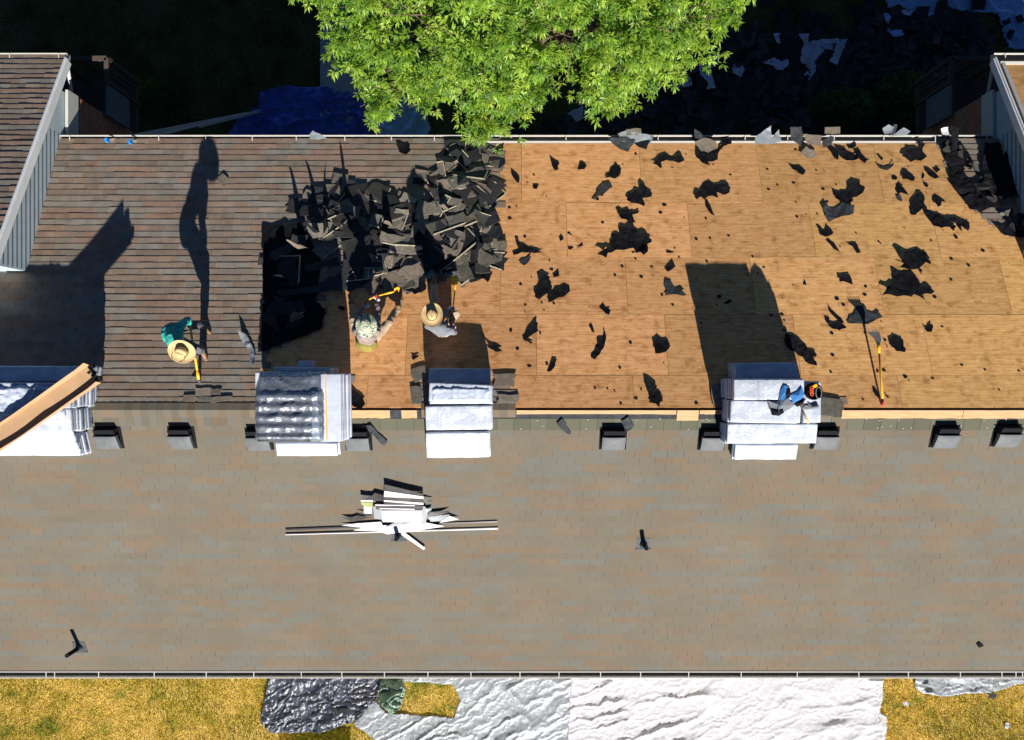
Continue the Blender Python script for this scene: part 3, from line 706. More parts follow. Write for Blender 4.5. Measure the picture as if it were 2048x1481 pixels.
for (px, py, z, r) in LOBES:
    c = ray(px, py, z); vis = py > -120
    if py > 100: r *= .84
    n = int((300 if vis else 170)*r*r+ (40 if vis else 15))
    subs = []
    for q in range(max(4, int(15*r*r)+3)):
        d = Vector((rnd.gauss(0, 1), rnd.gauss(0, 1), rnd.gauss(.15, .7))).normalized()
        if d.z < -.45: d.z *= -.5
        rr = r*rnd.uniform(.45, 1.08); subs.append((Vector((d.x*rr, d.y*rr, d.z*rr*.8-.10*(rr/r))), d, rnd.uniform(.10, .19), rnd.uniform(.75, 1.15)))
    for i in range(n):
        sc_, d, sg, tone_ = rnd.choice(subs)
        p = c+sc_+Vector((rnd.gauss(0, sg), rnd.gauss(0, sg), rnd.gauss(0, sg*.55)))
        o_ = Vector((d.x, d.y, d.z*.3))*.8+(p-c-sc_)*3+Vector((rnd.uniform(-.3, .3), rnd.uniform(-.3, .3), rnd.uniform(-.3, .3)))
        leaf_fan(p, o_, rnd.randint(8, 12), .125, .019, GREEN, st)
mk('crown', LV, LF_, M['leaf'], tree, cols=LC)

# shrubs in the shade
def shrub(px, py, w_, l_, h, lab, n):
    c = ray(px, py, .4); c.z = 0
    s = empty('shrub', (c.x, c.y, 0), lab, 'shrub', None)
    v = ([], [], [])
    mb = MB()
    for k in range(14):
        d = Vector((rnd.uniform(-w_, w_)*.6, rnd.uniform(-l_, l_)*.6, h*rnd.uniform(.5, .8)))
        mb.tube([(c.x, c.y, .0), c+d*.5+Vector((0, 0, .1)), c+d], [.02, .014, .006], 5)
    mb.build('stem', M['bark'], s)
    for i in range(n):
        a = rnd.uniform(0, 6.28); q = rnd.random()**.5
        x = math.cos(a)*q*w_; y = math.sin(a)*q*l_; z = h*math.sqrt(max(0, 1-q*q*.9))*rnd.uniform(.45, 1.0)
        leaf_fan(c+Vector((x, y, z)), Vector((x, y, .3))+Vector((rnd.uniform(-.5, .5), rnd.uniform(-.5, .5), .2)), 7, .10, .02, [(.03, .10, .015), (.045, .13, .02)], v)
    mk('foliage', v[0], v[1], M['leaf'], s, cols=v[2])
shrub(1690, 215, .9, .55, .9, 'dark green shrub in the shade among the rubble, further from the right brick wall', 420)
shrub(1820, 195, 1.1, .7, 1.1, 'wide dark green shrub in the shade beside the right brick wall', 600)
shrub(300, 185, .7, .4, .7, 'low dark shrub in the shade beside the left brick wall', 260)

# ---------------- sheets and tarps lying on the grass ----------------
def dist_poly(x, y, poly):
    m = 1e9; n = len(poly)
    for i in range(n):
        x1, y1 = poly[i]; x2, y2 = poly[(i+1) % n]; dx, dy = x2-x1, y2-y1
        t = max(0, min(1, ((x-x1)*dx+(y-y1)*dy)/(dx*dx+dy*dy+1e-9))); m = min(m, math.hypot(x-x1-t*dx, y-y1-t*dy))
    return m
def sheet(name, poly_px, m, lab, cat, amp=.06, res=.035, z0=.03, ang=0.0, stretch=3.5, seed=0, ridges=1.0, fine=1.0, group=None, jag=.03, edge=0.02):
    poly = [(ray(x, y, z0).x, ray(x, y, z0).y) for x, y in poly_px]
    P2 = []
    for i in range(len(poly)):                     # roughen the outline
        a = poly[i]; b = poly[(i+1) % len(poly)]; L_ = math.hypot(b[0]-a[0], b[1]-a[1]); n = max(1, int(L_/.12))
        for k in range(n):
            t = k/n; q = fbm(np.array(i*3.1+t*L_*4), np.array(seed+1.5), seed)-.5
            nx, ny = (b[1]-a[1])/L_, -(b[0]-a[0])/L_; P2.append((a[0]+(b[0]-a[0])*t+nx*q*jag*2, a[1]+(b[1]-a[1])*t+ny*q*jag*2))
    xs = [p[0] for p in P2]; ys = [p[1] for p in P2]
    X = np.arange(min(xs)-res, max(xs)+res*2, res); Y = np.arange(min(ys)-res, max(ys)+res*2, res)
    gx, gy = np.meshgrid(X, Y)
    inside = np.zeros(gx.shape, bool); pa = np.array(P2); j = len(pa)-1
    for i in range(len(pa)):
        xi, yi = pa[i]; xj, yj = pa[j]
        if yi != yj:
            c = ((yi > gy) != (yj > gy)) & (gx < (xj-xi)*(gy-yi)/(yj-yi)+xi); inside ^= c
        j = i
    ca, sa = math.cos(ang), math.sin(ang)
    wx = gx+.25*(fbm(gx*.9, gy*.9, seed+9)-.5)*2; wy = gy+.25*(fbm(gx*.9+7, gy*.9, seed+4)-.5)*2
    wx = wx+.10*(fbm(gx*4+3, gy*4, seed+2)-.5)*2; wy = wy+.10*(fbm(gx*4, gy*4+8, seed+6)-.5)*2
    u = (wx*ca+wy*sa); v = (-wx*sa+wy*ca)
    r1 = 1-np.abs(2*vnoise(u*1.1/stretch*2, v*2.6, seed)-1)*1.0; r1 = np.clip(r1, 0, 1)**8
    r2 = (1-np.abs(2*vnoise(u*3.2/stretch*1.6+5, v*6.5, seed+3)-1))**6
    r3 = (1-np.abs(2*vnoise(gx*8, gy*8, seed+7)-1))**4
    lo = fbm(gx*.8, gy*.8, seed+11)
    r4 = (1-np.abs(2*vnoise(u*9+v*5, v*9-u*6, seed+8)-1))**2
    gz = z0+amp*(.26*r4**2*fine+1.6*r1*ridges*np.clip(lo*2.2-.5, 0, 1)+.50*r2*fine+.16*r3*fine+.30*lo)
    # weigh the edges down a little and pull outside verts onto the outline
    need = inside.copy(); need[1:, :] |= inside[:-1, :]; need[:, 1:] |= inside[:, :-1]; need[1:, 1:] |= inside[:-1, :-1]
    cell = inside[:-1, :-1]
    idx = -np.ones(gx.shape, int); idx[need] = np.arange(need.sum())
    pts = np.stack([gx[need], gy[need], gz[need]], 1)
    jj = (vnoise(pts[:, 0]*50, pts[:, 1]*50, 2)-.5)*res*.5; pts[:, 0] += jj
    a, b = np.nonzero(cell)
    fs = np.stack([idx[a, b], idx[a, b+1], idx[a+1, b+1], idx[a+1, b]], 1)
    fs = fs[(fs >= 0).all(1)]
    # thickness: second layer 4 mm below with a skirt along the rim
    o = mk(name, pts, fs.tolist(), m, smooth=True, center=True)
    md = o.modifiers.new('thick', 'SOLIDIFY'); md.thickness = .003; md.offset = -1
    return tag(o, lab, cat, group)
sheet('silver_tarp', [(735, 1180), (1146, 1180), (1140, 1420), (1134, 1500), (860, 1500), (750, 1482), (705, 1448), (722, 1432), (745, 1395), (770, 1425), (905, 1437), (920, 1400), (905, 1370), (800, 1362), (740, 1345)],
      M['silver'], 'crumpled silver tarp lying on the dry lawn with a window of grass torn in it', 'tarp', amp=.06, ang=.5, stretch=3, seed=3, res=.03, fine=.75)
sheet('white_tarp', [(1142, 1180), (1762, 1180), (1764, 1400), (1757, 1425), (1772, 1435), (1768, 1500), (1134, 1500), (1137, 1420)],
      M['silverw'], 'large bright white tarp with long folds lying on the lawn below the near gutter', 'tarp', amp=.07, ang=.28, stretch=5, seed=21, res=.028, jag=.02, fine=.62, ridges=.8)
sheet('dark_sheet', [(560, 1290), (640, 1280), (735, 1290), (765, 1362), (752, 1400), (712, 1440), (650, 1462), (545, 1467), (520, 1445), (528, 1400)],
      M['blacksheet'], 'heap of dark glossy plastic sheet at the left end of the silver tarp', 'plastic sheet', amp=.12, ang=.35, stretch=1.5, seed=8, res=.025, z0=.10, fine=1.1)
sheet('green_sheet', [(765, 1355), (800, 1350), (815, 1372), (800, 1415), (778, 1428), (755, 1395)],
      M['greensheet'], 'small wad of green plastic sheet beside the hole in the silver tarp', 'plastic sheet', amp=.16, ang=.2, stretch=1.5, seed=31, res=.02, z0=.22)
sheet('silver_tarp_strip', [(1830, 1200), (2140, 1200), (2120, 1362), (2048, 1366), (1985, 1384), (1930, 1386), (1900, 1393), (1845, 1388), (1828, 1375)],
      M['silver'], 'narrow strip of silver tarp showing below the near gutter at the right', 'tarp', amp=.08, ang=.1, stretch=3, seed=41, res=.03)
sheet('blue_tarp', [(458, 268), (480, 240), (518, 218), (525, 190), (570, 178), (640, 176), (700, 188), (752, 215), (760, 320), (455, 320)],
      M['bluetarp'], 'deep blue tarp spread in the shade by the foot of the ladder', 'tarp', amp=.16, ang=.2, stretch=3, seed=5, res=.04)
sheet('pale_blue_sheet', [(700, 190), (760, 182), (840, 205), (868, 200), (850, 232), (862, 262), (820, 320), (752, 320), (752, 215)],
      M['lbsheet'], 'pale blue sheet in the shade between the blue tarp and the tree', 'sheet', amp=.12, ang=1.2, stretch=2.5, seed=6, res=.04, z0=.06)
sheet('torn_blue_tarp', [(1757, -40), (2150, -60), (2150, 100), (2010, 102), (2000, 60), (1990, 30), (1945, 28), (1900, 22), (1880, -5), (1868, 12), (1862, 45), (1855, 58), (1838, 28), (1810, 22), (1795, 12), (1772, 20)],
      M['bigblue'], 'torn pale blue tarp spread in the shade at the top right corner', 'tarp', amp=.10, ang=-.8, stretch=3, seed=12, res=.045)
PAPERS = [
 ([(1595, 70), (1612, 72), (1615, 88), (1640, 82), (1692, 82), (1684, 100), (1672, 134), (1656, 126), (1668, 104), (1650, 100), (1636, 115), (1624, 130), (1630, 143), (1616, 163), (1606, 150), (1618, 140), (1600, 128), (1598, 108), (1606, 92)], 'largest torn white sheet with three ragged arms on the shaded rubble'),
 ([(1524, 128), (1546, 118), (1562, 126), (1574, 120), (1576, 130), (1562, 144), (1550, 142), (1544, 134)], 'jagged white scrap of sheet on the shaded rubble left of the largest torn sheet'),
 ([(1465, 132), (1482, 128), (1488, 142), (1480, 157), (1463, 148)], 'rounded white scrap of sheet on the shaded rubble between the tree and the jagged scrap'),
 ([(1395, 135), (1430, 110), (1434, 128), (1420, 140), (1430, 178), (1410, 184), (1414, 165), (1398, 155)], 'long pale blue torn sheet trailing out from under the right side of the tree'),
 ([(1350, 172), (1380, 155), (1384, 172), (1356, 180)], 'short striped pale sheet at the edge of the tree beside the long torn sheet'),
 ([(1282, 158), (1300, 150), (1325, 160), (1312, 175), (1311, 187), (1290, 184)], 'pale blue sheet piece poking out under the tree crown'),
 ([(1134, 228), (1164, 216), (1164, 240), (1152, 246)], 'pale blue scrap in the shade just above the far gutter right of the lowest branch'),
 ([(1766, 28), (1772, 64), (1786, 80), (1806, 72), (1800, 66), (1775, 58), (1778, 30)], 'thin blue strip of torn tarp hanging down from the big torn blue tarp'),
 ([(1545, 70), (1560, 68), (1556, 74), (1560, 90), (1552, 88)], 'tiny white strip of sheet above the jagged white scrap'),
 ([(1858, 152), (1905, 143), (1903, 168), (1870, 172)], 'white and grey sheet lying next to the right balcony post'),
 ([(1800, 22), (1826, 24), (1818, 34), (1804, 30)], 'small crumpled white paper on the dark rubble near the torn blue tarp'),
]
for i, (pp, lab) in enumerate(PAPERS):
    sheet('torn_sheet', pp, M['paper'] if i not in (7,) else M['bigblue'], lab, 'torn sheet', amp=.09, ang=rnd.uniform(0, 3), stretch=2.5, seed=50+i, res=.022, z0=.16, group='torn pale sheets on the shaded ground', jag=.015)
# little papers on the sunny lawn
for px, py, s_, a, lab in ((1812, 1408, .16, -.4, 'white paper rectangle on the dry grass right of the white tarp'), (2014, 1452, .17, 1.3, 'pale blue scrap of paper on the dry grass at the bottom right corner')):
    c = ray(px, py, .05); mb = MB(); rr = Matrix.Rotation(a, 3, 'Z')
    for k in range(6):
        x = -s_/2+s_*k/6
        mb.box(c+rr @ Vector((x+s_/12, 0, .012*math.sin(k*1.3))), (s_/6+.002, s_*.6, .004), rr)
    tag(mb.build('litter_paper', M['wrapplain'], smooth=False), lab, 'litter paper')
for px, py, lab in ((1984, 1392, 'round grey shingle scrap lying on the grass at the end of the silver tarp strip'), (1858, 1380, 'grey oval shingle scrap lying on the silver tarp strip')):
    c = ray(px, py, .17 if px < 1900 else .05); mb = MB(); n = 11
    ring = [c+Vector((math.cos(k*2*math.pi/n)*.12*rnd.uniform(.8, 1.1), math.sin(k*2*math.pi/n)*.09*rnd.uniform(.8, 1.1), rnd.uniform(0, .02))) for k in range(n)]
    vs = ring+[p-Vector((0, 0, .006)) for p in ring]
    mb.add(vs, [tuple(range(n)), tuple(range(2*n-1, n-1, -1))]+[(k, k+n, (k+1) % n+n, (k+1) % n) for k in range(n)])
    tag(mb.build('shingle_scrap', M['feltgrey']), lab, 'shingle scrap')

# grass: real blades on the strips of lawn the drone sees
GV = []; GF = []; GC = []
def blades(x0, x1, y0, y1, n, seedn):
    for _ in range(n):
        x = rnd.uniform(x0, x1); y = rnd.uniform(y0, y1)
        d = float(fbm(np.array(x*.9), np.array(y*.9), 3)); d2 = float(vnoise(np.array(x*3.3), np.array(y*3.3), 8))
        tone = d*1.3+d2*.35-.45
        if rnd.random() < .12 and d2 > .75: col = (.07, .13, .015)
        elif tone < .25: col = (.30, .28, .03)
        elif tone < .42: col = (.52, .40, .06)
        else: col = (.80, .60, .17)
        k = rnd.uniform(.6, 1.35); col = (col[0]*k, col[1]*k, col[2]*k) if y < 0 else (col[0]*k*.22, col[1]*k*.32, col[2]*k*.5)  # north blades darkened too, shade put into their colour
        a = rnd.uniform(0, 6.28); hh = rnd.uniform(.03, .075); ln = rnd.uniform(.02, .07); w_ = .006
        p = len(GV); dx, dy = math.cos(a), math.sin(a)
        GV.extend([(x-dy*w_, y+dx*w_, 0.0), (x+dy*w_, y-dx*w_, 0.0), (x+dx*ln*.5+dy*w_*.6, y+dy*ln*.5-dx*w_*.6, hh*.8), (x+dx*ln, y+dy*ln, hh)])
        GF.extend([(p, p+1, p+2, p+3)]); GC.append(col)
bx = ray(-60, 1400, 0).x; bt = ray(0, 1340, 0).y; bb = ray(0, 1500, 0).y
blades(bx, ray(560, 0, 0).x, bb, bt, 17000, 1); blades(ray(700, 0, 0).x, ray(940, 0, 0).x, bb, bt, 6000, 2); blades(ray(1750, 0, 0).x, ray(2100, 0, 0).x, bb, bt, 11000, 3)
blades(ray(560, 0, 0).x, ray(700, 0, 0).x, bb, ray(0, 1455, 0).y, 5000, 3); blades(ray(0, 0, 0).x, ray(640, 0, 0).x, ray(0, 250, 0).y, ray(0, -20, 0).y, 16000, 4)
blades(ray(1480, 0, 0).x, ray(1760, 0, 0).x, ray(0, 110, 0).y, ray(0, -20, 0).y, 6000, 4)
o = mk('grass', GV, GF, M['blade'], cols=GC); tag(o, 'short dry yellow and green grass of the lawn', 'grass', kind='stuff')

# ---------------- shingle rubble thrown down on the shaded ground ----------------
def shard(mb, c, rot, w_, l_, th, col, seed=None, sag=.0):
    """torn piece of shingle: ragged outline, slight curl, thickness"""
    n = 8; ring = []
    for k, (x, y) in enumerate(((-1, -1), (-.3, -1), (.35, -1), (1, -1), (1, .1), (1, 1), (.2, 1), (-.45, 1), (-1, 1), (-1, 0))):
        j = .16
        x2 = x*w_/2*(1+rnd.uniform(-j, j)); y2 = y*l_/2*(1+rnd.uniform(-j, j)); ring.append((x2, y2, sag*((x2/w_*2)**2)+rnd.uniform(-.003, .003)))
    m = len(ring); top = [c+rot @ Vector(p) for p in ring]; bot = [c+rot @ (Vector(p)-Vector((0, 0, th))) for p in ring]
    mb.add(top+bot, [tuple(range(m)), tuple(range(2*m-1, m-1, -1))]+[(k, k+m, (k+1) % m+m, (k+1) % m) for k in range(m)], col)
RUB = [(1270, 75), (1560, 60), (1700, 70), (1760, 20), (1800, 25), (1850, 60), (1890, 20), (1960, 40), (1985, 110), (1900, 160), (1880, 230), (1960, 262), (1000, 262), (1120, 240), (1260, 190)]
mb = MB(); cnt = 0
while cnt < 1300:
    px = rnd.uniform(1000, 1990); py = rnd.uniform(5, 262)
    if not inpoly(px, py, RUB): continue
    c = ray(px, py, .06+.10*rnd.random()); rr = Euler((rnd.gauss(0, .15), rnd.gauss(0, .15), rnd.uniform(0, 3.14))).to_matrix()
    g = rnd.uniform(.014, .06); shard(mb, c, rr, rnd.uniform(.12, .75), rnd.uniform(.08, .30), .006, (g, g*1.02, g*1.08), sag=rnd.uniform(-.02, .05)); cnt += 1
o = mb.build('shingle_rubble', M['loose'], cols=True); tag(o, 'dark mass of torn shingles thrown down on the shaded ground above the far gutter', 'rubble', kind='stuff')
# pieces one can tell apart on the shaded grass beyond the rubble
ORD1 = ['first', 'second', 'third', 'fourth', 'fifth', 'sixth', 'seventh', 'eighth', 'ninth', 'tenth']
SHX = [1560, 1572, 1608, 1645, 1640, 1706, 1725, 1738, 1536, 1800, 1845, 1898, 1955, 1940, 1930, 1985, 2012, 2020, 2040]
for ki, (px, py, w_, l_, a) in enumerate(((1560, 36, .5, .3, .2), (1572, 30, .4, .3, 1.0), (1608, 34, .35, .35, .1), (1645, 40, .5, .35, -.3), (1640, 52, .4, .25, 1.2), (1706, 20, .3, .2, .6), (1725, 30, .35, .3, .1), (1738, 12, .3, .3, 1.0), (1536, 8, .4, .2, 0), (1800, 50, .6, .3, .9), (1845, 30, .5, .35, 1.5), (1898, 40, .55, .3, .3), (1955, 8, .4, .35, .1), (1940, 42, .4, .3, .9), (1930, 75, .5, .3, .2), (1985, 60, .25, .2, 0), (2012, 45, .2, .15, .4), (2020, 70, .3, .15, 1.1), (2040, 38, .25, .18, 2))):
    mb = MB(); g = rnd.uniform(.012, .03); c = ray(px, py, .16 if px > 1750 else .09)
    shard(mb, c, Euler((rnd.gauss(0, .06), rnd.gauss(0, .06), a)).to_matrix(), w_, l_, .008, (g, g, g*1.1), sag=.03)
    o = mb.build('torn_shingle', M['loose'], cols=True)
    tag(o, ('%s dark torn shingle from the left on the shaded grass right of the tree' if px < 1750 else '%s dark torn shingle from the left around the torn pale blue tarp') % ORD1[[q[0] for q in sorted(((j, x_) for j, x_ in enumerate(SHX) if (x_ < 1750) == (px < 1750)), key=lambda t: t[1])].index(ki)], 'torn shingle', 'torn shingles on the shaded grass' if px < 1750 else 'torn shingles by the torn blue tarp')
# thin lath splinters on the rubble
for k in range(16):
    px = rnd.uniform(1290, 1960); py = rnd.uniform(60, 255)
    if not inpoly(px, py, RUB): continue
    a = ray(px, py, .27); an = rnd.uniform(0, 3.14); L_ = rnd.uniform(.3, .8)
    mb = MB(); mb.bar(a, a+Vector((math.cos(an)*L_, math.sin(an)*L_, rnd.uniform(-.04, .04))), .018, .012)
    tag(mb.build('wood_splinter', M['fleshdeck']), 'thin wooden splinter %s, %s part of the shaded rubble' % ('lying level' if abs(math.sin(an)) < .4 else ('lying upright' if abs(math.cos(an)) < .4 else ('slanting right' if math.cos(an) > 0 else 'slanting left')), ('upper ' if py < 150 else 'lower ')+('left' if px < 1480 else ('middle' if px < 1720 else 'right'))), 'wood splinter', 'wooden splinters on the rubble')
# ---------------- wrapped bundles stacked over the ridge ----------------
def ns(z): return z
def bundle_mesh(l, w_, h, seed):
    r2 = random.Random(seed); bm = bmesh.new(); bmesh.ops.create_cube(bm, size=1)
    for v in bm.verts: v.co = Vector((v.co.x*l, v.co.y*w_, v.co.z*h))
    bmesh.ops.bevel(bm, geom=list(bm.edges), offset=min(.016, h*.3), segments=2, affect='EDGES', profile=.6)
    le = [e for e in bm.edges if abs(e.verts[0].co.x-e.verts[1].co.x) > l*.6]; bmesh.ops.subdivide_edges(bm, edges=le, cuts=11)
    we = [e for e in bm.edges if abs(e.verts[0].co.y-e.verts[1].co.y) > w_*.5]; bmesh.ops.subdivide_edges(bm, edges=we, cuts=4)
    for v in bm.verts:
        n = float(fbm(np.array(v.co.x*4+seed), np.array(v.co.y*6+v.co.z*9), seed % 7))-.45
        v.co += Vector((n*.012, n*.010*r2.choice((1, -1)), n*.030 if v.co.z > 0 else n*.004))
        if abs(v.co.x) > l*.47: v.co.y += (float(vnoise(np.array(v.co.y*20+seed), np.array(v.co.z*20)))-.5)*.012
    # folded plastic end flaps
    me = bpy.data.meshes.new('shingle_bundle'); bm.to_mesh(me); bm.free()
    me.polygons.foreach_set('use_smooth', [True]*len(me.polygons)); return me
_bm = {}
def bundle(c, l, w_, h, rz=0, tx=0, ty=0, seed=0, m='wrap', label='', group=''):
    key = (round(l, 2), round(w_, 2), round(h, 2), seed % 5, m)
    if key not in _bm:
        me = bundle_mesh(l, w_, h, seed % 5+3); me.materials.append(M[m]); _bm[key] = me
    o = bpy.data.objects.new('shingle_bundle', _bm[key]); COL.objects.link(o); o.location = c
    o.rotation_euler = (Matrix.Rotation(rz, 3, 'Z') @ Matrix.Rotation(tx, 3, 'X') @ Matrix.Rotation(ty, 3, 'Y')).to_euler()
    return tag(o, label, 'shingle bundle', group)
ORD = ['topmost', 'second', 'third', 'fourth', 'fifth', 'sixth', 'seventh', 'eighth', 'ninth', 'tenth', 'eleventh', 'twelfth']
def row(px0, px1, py0, py1, z, tx, stack, rowname, h=.075, rz=0, ty=0, m='wrap', maxn=10, jit=.02):
    a = ray(px0, py1, z); b = ray(px1, py0, z); l = b.x-a.x; w_ = (b.y-a.y)/max(.8, math.cos(tx)); c = (a+b)/2
    rz += rnd.uniform(-.012, .012); k = 0; zz = z-h/2
    while k < maxn:
        if zz-h*.4 < roof_z(c.y)-.0 and k > 0: break
        j = 0 if k == 0 else jit
        vert = abs(l) < w_
        lab = 'white wrapped bundle, %s in the %s of the %s' % (ORD[k], rowname, stack)
        bundle(Vector((c.x+rnd.uniform(-j, j), c.y+rnd.uniform(-j, j)*.6, zz)), l, w_, h, rz+rnd.uniform(-j, j)*.7, tx, ty, rnd.randint(0, 99), m, lab, 'wrapped bundles in the '+stack)
        zz -= h+.003; k += 1
A_ = math.atan(PITCH)
# middle stack
S2 = 'middle stack'
row(857, 981, 738, 768, 7.24, -A_*.8, S2, 'far blue shaded row')
row(858, 984, 768, 806, 7.47, .03, S2, 'tilted crest row', rz=-.03)
row(851, 983, 812, 860, 7.40, .16, S2, 'middle row')
row(852, 979, 864, 916, 7.25, A_, S2, 'lowest front row')
# right stack
S3 = 'right stack'
row(1470, 1597, 727, 758, 7.38, -A_*.7, S3, 'far blue shaded row')
row(1468, 1516, 759, 800, 7.84, .01, S3, 'small crest row at the left', m='wrap')
row(1515.5, 1608, 759, 800, 7.84, .01, S3, 'crest row beneath the tool belt')
row(1606, 1642, 764, 846, 7.74, .03, S3, 'narrow right hand column', ty=.07)
row(1461, 1602, 802, 846, 7.74, .10, S3, 'centre row')
row(1455, 1634, 848, 887, 7.60, .20, S3, 'broad front row')
row(1470, 1595, 889, 919, 7.22, A_, S3, 'lowest plain row', m='wrapplain')
# left centre stack (film covered rolls on top)
S1 = 'film covered stack'
row(595, 624, 723, 737, 7.30, -A_*.8, S1, 'small far shaded piece'); row(547, 660, 736, 750, 7.62, -A_*.8, S1, 'far blue shaded row')
row(510, 640, 745, 790, 7.97, .0, S1, 'crest row'); row(511, 640, 792, 838, 7.96, .05, S1, 'centre row'); row(512, 640, 840, 884, 7.91, .1, S1, 'front row')
row(642, 682, 748, 884, 8.03, .04, S1, 'lengthwise column at the right', m='wrapplain')
row(552, 674, 886, 912, 7.22, A_, S1, 'lowest plain row', m='wrapplain')
# far left stack
S0 = 'left edge stack'
row(-75, 161, 734, 764, 7.66, -A_*.8, S0, 'far blue shaded row'); row(-70, 140, 766, 816, 7.88, .0, S0, 'crest row'); row(-70, 142, 818, 864, 7.82, .1, S0, 'centre row'); row(-70, 156, 866, 912, 7.38, A_, S0, 'front row', m='wrapplain')
# plain insulating rolls under clear film on the film covered stack
for k in range(5):
    y = 793+k*20.5; a = ray(517, y, 8.05); b = ray(622, y, 8.05)
    mb = MB(); mb.tube([a, a.lerp(b, .25), a.lerp(b, .5), a.lerp(b, .75), b], [.074, .079, .076, .079, .074], 20)
    o = mb.build('underlayment_roll', M['tubedark'], smooth=True)
    tag(o, 'dark underlayment roll under clear film, %s from the ridge side' % ('first', 'second', 'third', 'fourth', 'fifth')[k], 'roll', 'rolls under the clear film')
def drape(name, pxr, pyr, zf_, m, lab, cat, res=.03, amp=.02, seed=0, th=.002):
    zz_ = zf_(0, -.5); a = ray(pxr[0], pyr[1], zz_); b = ray(pxr[1], pyr[0], zz_)
    nx = int((b.x-a.x)/res)+1; ny = int((b.y-a.y)/res)+1; V = []; Fc = []
    for j in range(ny+1):
        for i in range(nx+1):
            x = a.x+(b.x-a.x)*i/nx; y = a.y+(b.y-a.y)*j/ny
            r1 = (1-abs(2*float(vnoise(np.array(x*7), np.array(y*5), seed))-1))**3; r2 = (1-abs(2*float(vnoise(np.array(x*16+y*9), np.array(y*15-x*7), seed+2))-1))**2
            ed = min(i, nx-i, j, ny-j)/3.0
            z = zf_(x, y)+amp*(r1+.5*r2)-(.10*(1-min(1, ed)))
            V.append((x+amp*.4*(r2-.5), y+amp*.4*(r1-.5), z))
    for j in range(ny):
        for i in range(nx): q = j*(nx+1)+i; Fc.append((q, q+1, q+nx+2, q+nx+1))
    o = mk(name, V, Fc, m, smooth=True, center=True); md = o.modifiers.new('thick', 'SOLIDIFY'); md.thickness = th; return tag(o, lab, cat)
rc = [ray(0, 793+k*20.5, 8.05).y for k in range(5)]
def zfilm(x, y):
    z = 8.105+.016*(1+math.cos(6.2832*(y-rc[0])/(rc[0]-rc[1])))
    if y > rc[0]+.07: z = 8.08-(y-rc[0]-.09)*.25
    if x > ray(626, 0, 8).x: z = max(z, 8.03)
    return z+.012
drape('clear_film', (507, 645), (742, 886), zfilm, M['film'], 'crumpled clear plastic film draped over the dark rolls', 'plastic film', amp=.022, seed=4)
# torn wrap lying on the left edge stack
drape('torn_wrap', (-70, 128), (768, 908), lambda x, y: 7.90-max(0, (-.75-y))*.6, M['paper'], 'crumpled torn white wrap on the stack at the left edge, under the cardboard', 'plastic wrap', amp=.05, seed=9, res=.03)
# loosened top wrap on the middle stack
drape('loose_wrap', (858, 986), (770, 809), lambda x, y: 7.485, M['paper'], 'loosened white wrap wrinkled over the crest row of the middle stack', 'plastic wrap', amp=.022, seed=13, res=.025)
# steel strapping on the middle stack, yellow edge strip on the film covered stack
mb = MB(); mb.bar(ray(651, 748, 8.055), ray(654, 882, 8.055), .016, .012)
tag(mb.build('edge_strip', M['yellow']), 'thin tan strip laid lengthwise on the right side of the film covered stack', 'strip')
# cardboard channel across the left edge stack
a0 = ray(190, 748, 8.04); a1 = ray(-70, 925, 7.98); d = (a1-a0).normalized(); sd = d.cross(Vector((0, 0, 1))).normalized(); up = Vector((0, 0, 1))
mb = MB(); W_ = .36; T = .006; nseg = 14
prof = [(-W_/2, .13), (-W_/2, 0), (W_/2, 0), (W_/2+.02, .12)]
pts = []
for i in range(nseg+1):
    t = i/nseg; c = a0.lerp(a1, t)+up*(-.02*math.sin(t*3.1)); fl = .03*math.sin(t*9)+ (0.05 if i == 0 else 0)
    for q, (x, z) in enumerate(prof): pts.append(c+sd*(x+(fl*.4 if q in (0, 3) else 0))+up*(z-(.03*abs(math.sin(t*7+q)) if q in (0, 3) else 0)))
n0 = len(pts); pts += [p-up*T+sd*(T if k % 4 == 0 else (-T if k % 4 == 3 else 0)) for k, p in enumerate(pts)]
fs = []
for i in range(nseg):
    for q in range(3): a = i*4+q; fs.append((a, a+1, a+5, a+4)); fs.append((a+n0+4, a+n0+5, a+n0+1, a+n0))
    for q in (0, 3): a = i*4+q; fs.append((a, a+4, a+4+n0, a+n0))
for i in (0, nseg):
    for q in range(3): a = i*4+q; fs.append((a, a+n0, a+n0+1, a+1))
mb.add(pts, fs); cb = mb.build('cardboard_channel', M['card']); tag(cb, 'long tan cardboard channel lying diagonally over the left edge stack', 'cardboard')
mb = MB(); e = a0+d*.02
for k in range(5): mb.box(e+sd*(-.12+k*.06)+up*(.03+.02*(k % 2))-d*rnd.uniform(.0, .06), (.07, .09, .05), Euler((k, .4*k, .7*k)).to_matrix())
tag(mb.build('crumpled_plastic', M['vblack']), 'crumpled black plastic stuffed in the open end of the cardboard channel', 'plastic')

